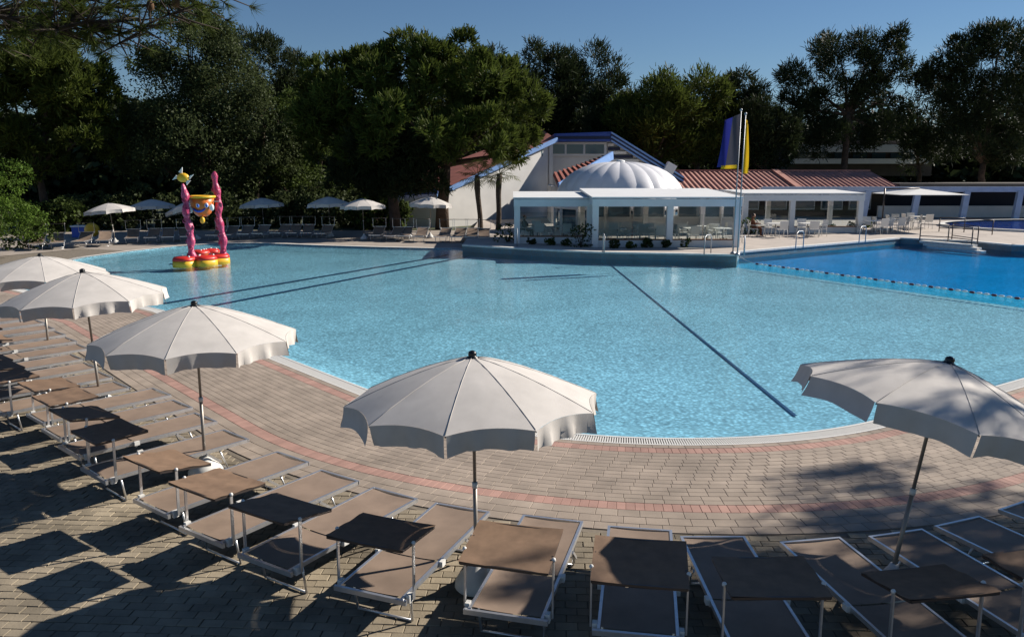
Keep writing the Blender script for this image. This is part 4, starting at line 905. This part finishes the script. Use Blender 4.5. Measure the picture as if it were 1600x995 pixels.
def fence(pxs, lab, h=.85):
    P = [gp(x, y, DZ) for x, y in pxs]; t = empty('step_railing', P[0])
    for q in P: tube_part('post', M['darkmetal'], t, [q - P[0], q - P[0] + Vector((0, 0, h))], .03, 7)
    for i in range(len(P) - 1):
        for hh in (.22, h): tube_part('rail', M['darkmetal'], t, [P[i] - P[0] + Vector((0, 0, hh)), P[i + 1] - P[0] + Vector((0, 0, hh))], .024, 7)
    tag(t, lab, 'railing', 'step railings between the pools')
fence([(1437, 375), (1481, 377), (1518, 382)], 'dark step railing nearest the deep pool'); fence([(1467, 362), (1506, 363), (1550, 367)], 'dark step railing behind, beside the upper pool'); fence([(1487, 374), (1527, 380)], 'short dark railing between the two step railings')
b = MB()
st = empty('pool_steps'); 
for k in range(3): p = gp(1437, 379, .1); q = gp(1520, 386, .1); bar_part('step', M['concrete_white'], st, (p.x, p.y - .4 * k - .2, .18 - .12 * k), (q.x, q.y - .4 * k - .2, .18 - .12 * k), .4, .12)
tag(st, 'submerged steps below the dark railing of the deep pool', 'steps')
rp = empty('lane_rope', (rope_a.x, rope_a.y, .02)); dv = rope_b - rope_a; L_ = dv.length
tube_part('cord', M['rope'], rp, [(0, 0, .28), (dv.x * .02, dv.y * .02, .1), (dv.x * .045, dv.y * .045, 0), (dv.x, dv.y, 0)], .012, 5)
fm = MB(); fm.lathe([(.012, -.09), (.038, -.06), (.042, 0), (.038, .06), (.012, .09)], n=8); fmesh = fm.mesh('float'); ang_ = math.atan2(dv.y, dv.x)
fmd = fmesh.copy(); fmesh.materials.append(M['toywhite']); fmd.materials.append(mat('float_dark', (.12, .02, .03), .5))
for k in range(int(L_ / .24) - 4):
    o = bpy.data.objects.new('float', fmesh if k % 3 else fmd); COL.objects.link(o); o.parent = rp; s_ = .05 + (k * .24) / L_; o.location = (dv.x * s_, dv.y * s_, .0); o.rotation_euler = (0, math.pi / 2, ang_)
tag(rp, 'floating lane rope with white and dark floats dividing the two pools', 'lane rope')
cpz = empty('cantilever_parasol', gp2(1378, 50)); p0 = Vector(gp2(1378, 50)); c0 = at(1436, 303, 50) - p0
tube_part('mast', M['darkmetal'], cpz, [(0, 0, 0), (0, 0, c0.z + .35)], .05, 8); tube_part('arm', M['darkmetal'], cpz, [(0, 0, c0.z + .3), c0 + Vector((0, 0, .35))], .04, 8); box_part('base', M['concrete_white'], cpz, (0, 0, .06), (.9, .9, .12))
for k in range(4):
    a0, a1 = R(45 + 90 * k), R(135 + 90 * k); w_ = 2.85; q0 = c0 + Vector((w_ * math.cos(a0), w_ * math.sin(a0), 0)); q1 = c0 + Vector((w_ * math.cos(a1), w_ * math.sin(a1), 0)); b = MB(); b.extr([c0 + Vector((0, 0, .32)), q0, q1], (0, 0, -.03)); b.build('panel', M['canvas_white'], cpz)
tag(cpz, 'flat off-white cantilever parasol on the terrace at the right', 'parasol')
up = MB(); ctr = Vector((40, 52.5)); Ru = 11; cir = [ctr + Vector((math.cos(2 * math.pi * k / 48), math.sin(2 * math.pi * k / 48) * .6)) * Ru for k in range(48)]
tag(fill(cir, DZ + .10, 'upper_pool_water', M['upperwater']), kind='structure'); tag(fill(cir, DZ + .012, 'upper_pool_floor', M['tile_wall']), kind='structure')
vs = []
for k in range(48):
    d_ = (cir[k] - ctr).normalized()
    for q, z in ((-.05, .14), (.35, .14), (.38, -.0)): p = cir[k] + d_ * q; vs.append((p.x, p.y, DZ + z))
up.add(vs, [(3 * k + j, 3 * ((k + 1) % 48) + j, 3 * ((k + 1) % 48) + j + 1, 3 * k + j + 1) for k in range(48) for j in range(2)]); tag(up.build('upper_pool_coping', M['concrete_white']), kind='structure')

# ------------------------------------------------------------------ water play columns
wp = empty('water_play_tower', gp(328, 410)); W0 = gp(328, 410); rr = random.Random(8)
def column(bx, by, tx, ty, s_):
    b0 = gp(bx, by) - W0; b0.z = -.5; t0 = at(tx, ty, gp(bx, by).y) - W0; b = MB(); pts = []; rs = []
    for k in range(41):
        q = k / 40; pts.append(b0.lerp(t0, q) + Vector((.03 * math.sin(q * 17 + s_), .03 * math.cos(q * 13 + s_), 0))); rs.append((.155 - .02 * q + .035 * math.sin(q * 38 + s_)) * (1 if k < 39 else (.7 if k == 39 else .25)))
    b.tube(pts, rs, 12); c = b.build('coral_column', M['pink'], wp)
    for k in range(11):
        q = pts[3 + k * 3]; a_ = rr.uniform(3.6, 5.8); o = q + Vector((math.cos(a_), math.sin(a_), 0)) * .14; b = MB(); b.tube([o + Vector((.07 * math.cos(2 * math.pi * j / 8), 0, .09 * math.sin(2 * math.pi * j / 8))) for j in range(9)], .028, 5); b.build('ring_knob', M['pink'], c)
    return t0
tl = column(304, 412, 286, 287, 0); tr_ = column(352, 408, 335, 268, 2)
bc = at(316, 322, 35) - W0
b = MB(); b.lathe([(.2, -.45), (.36, -.3), (.46, 0), (.52, .38), (.44, .38), (.4, .05), (.3, -.2)], bc, 20); bk_ = b.build('tipping_bucket', M['orange'], wp)
b = MB(); b.tube([bc + Vector((.53 * math.cos(2 * math.pi * j / 20), .53 * math.sin(2 * math.pi * j / 20), .4)) for j in range(21)], .06, 7); b.build('bucket_rim', M['yellow'], bk_)
for x in (-.02, .34):
    ball_part('white_knob', M['toywhite'], bk_, bc + Vector((x, -.44 + .1 * x, .05)), (.09, .06, .11)); ball_part('blue_knob', M['toyblue'], bk_, bc + Vector((x + .03, -.5 + .1 * x, .03)), (.05, .05, .07))
b = MB(); b.tube([bc + Vector((-.25 + .1 * k, -.38 - .05 * math.sin(k * .8), -.22 + .02 * (k - 2.5) ** 2)) for k in range(6)], [.035, .05, .055, .055, .05, .035], 7); b.build('blue_band', M['toyblue'], bk_)
for x, z in ((-.42, -.15), (.5, -.05), (.06, -.6)): ball_part('float_ball', M['toywhite'] if z > -.5 else M['yellow'], bk_, bc + Vector((x, -.25, z)), (.11, .1, .15))
bar_part('axle', M['metal'], wp, bc + Vector((-.75, 0, .2)), bc + Vector((.75, 0, .2)), .05)
fs_ = tl + Vector((.02, 0, .25)); b = MB(); b.ball(fs_, (.27, .16, .2)); fh = b.build('fish_figure', M['yellow'], wp)
for d_ in (Vector((-.32, 0, .0)), Vector((-.08, 0, .28)), Vector((.2, -.05, -.18)), Vector((.3, 0, .03))): b = MB(); b.extr([fs_ + d_ * .5, fs_ + d_ * 1.2 + Vector((.09, 0, .1)), fs_ + d_ * 1.2 + Vector((-.09, 0, -.1))], (0, .05, 0)); b.build('fin', M['toywhite'], fh)
tag(wp, 'pink coral play tower with orange tipping bucket and yellow fish in the pool', 'play tower')
for i, (x, y, w_) in enumerate([(288, 413, .50), (312, 402, .48), (320, 411, .54), (342, 408, .50), (330, 400, .42)]):
    p = gp(x, y); t = empty('coral_block', p); b = MB(); b.lathe([(w_ * .9, -.12), (w_, -.08), (w_, .02), (w_ * .98, .16)], n=14, fn=lambda a_, z: 1 + .07 * math.sin(5 * a_ + i)); b.build('lower_body', M['yellow'], t)
    b = MB(); b.lathe([(w_ * .985, .16), (w_ * .98, .24), (w_ * .85, .32), (w_ * .4, .35), (.02, .36)], n=14, fn=lambda a_, z: 1 + .07 * math.sin(5 * a_ + i)); b.build('top', M['red'], t)
    for k in range(3): ball_part('bubble', M['toywhite'], t, (w_ * .6 * math.cos(2.1 * k + i), -.4 * w_ + .2 * k, .34), .05, n=8, m=5)
    tag(t, 'red and yellow coral block at the play tower foot, ' + ['leftmost of the front ones', 'behind the left column', 'middle of the front ones', 'rightmost one', 'rearmost one between the columns'][i], 'pool toy', 'coral blocks round the play tower')
ball_o = empty('yellow_ball', gp(128, 377) + Vector((0, 1.2, 0))); ball_part('ball', M['yellow'], ball_o, (0, 0, .55), .42); bar_part('stand', M['plastic'], ball_o, (0, 0, 0), (0, 0, .2), .3); tag(ball_o, 'yellow ball standing behind the far left loungers', 'ball')
bx_ = empty('white_locker', gp(108, 374) + Vector((0, 1.5, 0))); box_part('body', M['toyblue'], bx_, (0, 0, .32), (1.0, .5, .62)); box_part('lid', M['white'], bx_, (0, 0, .67), (1.1, .6, .08)); tag(bx_, 'blue and white locker box behind the far left loungers', 'box')
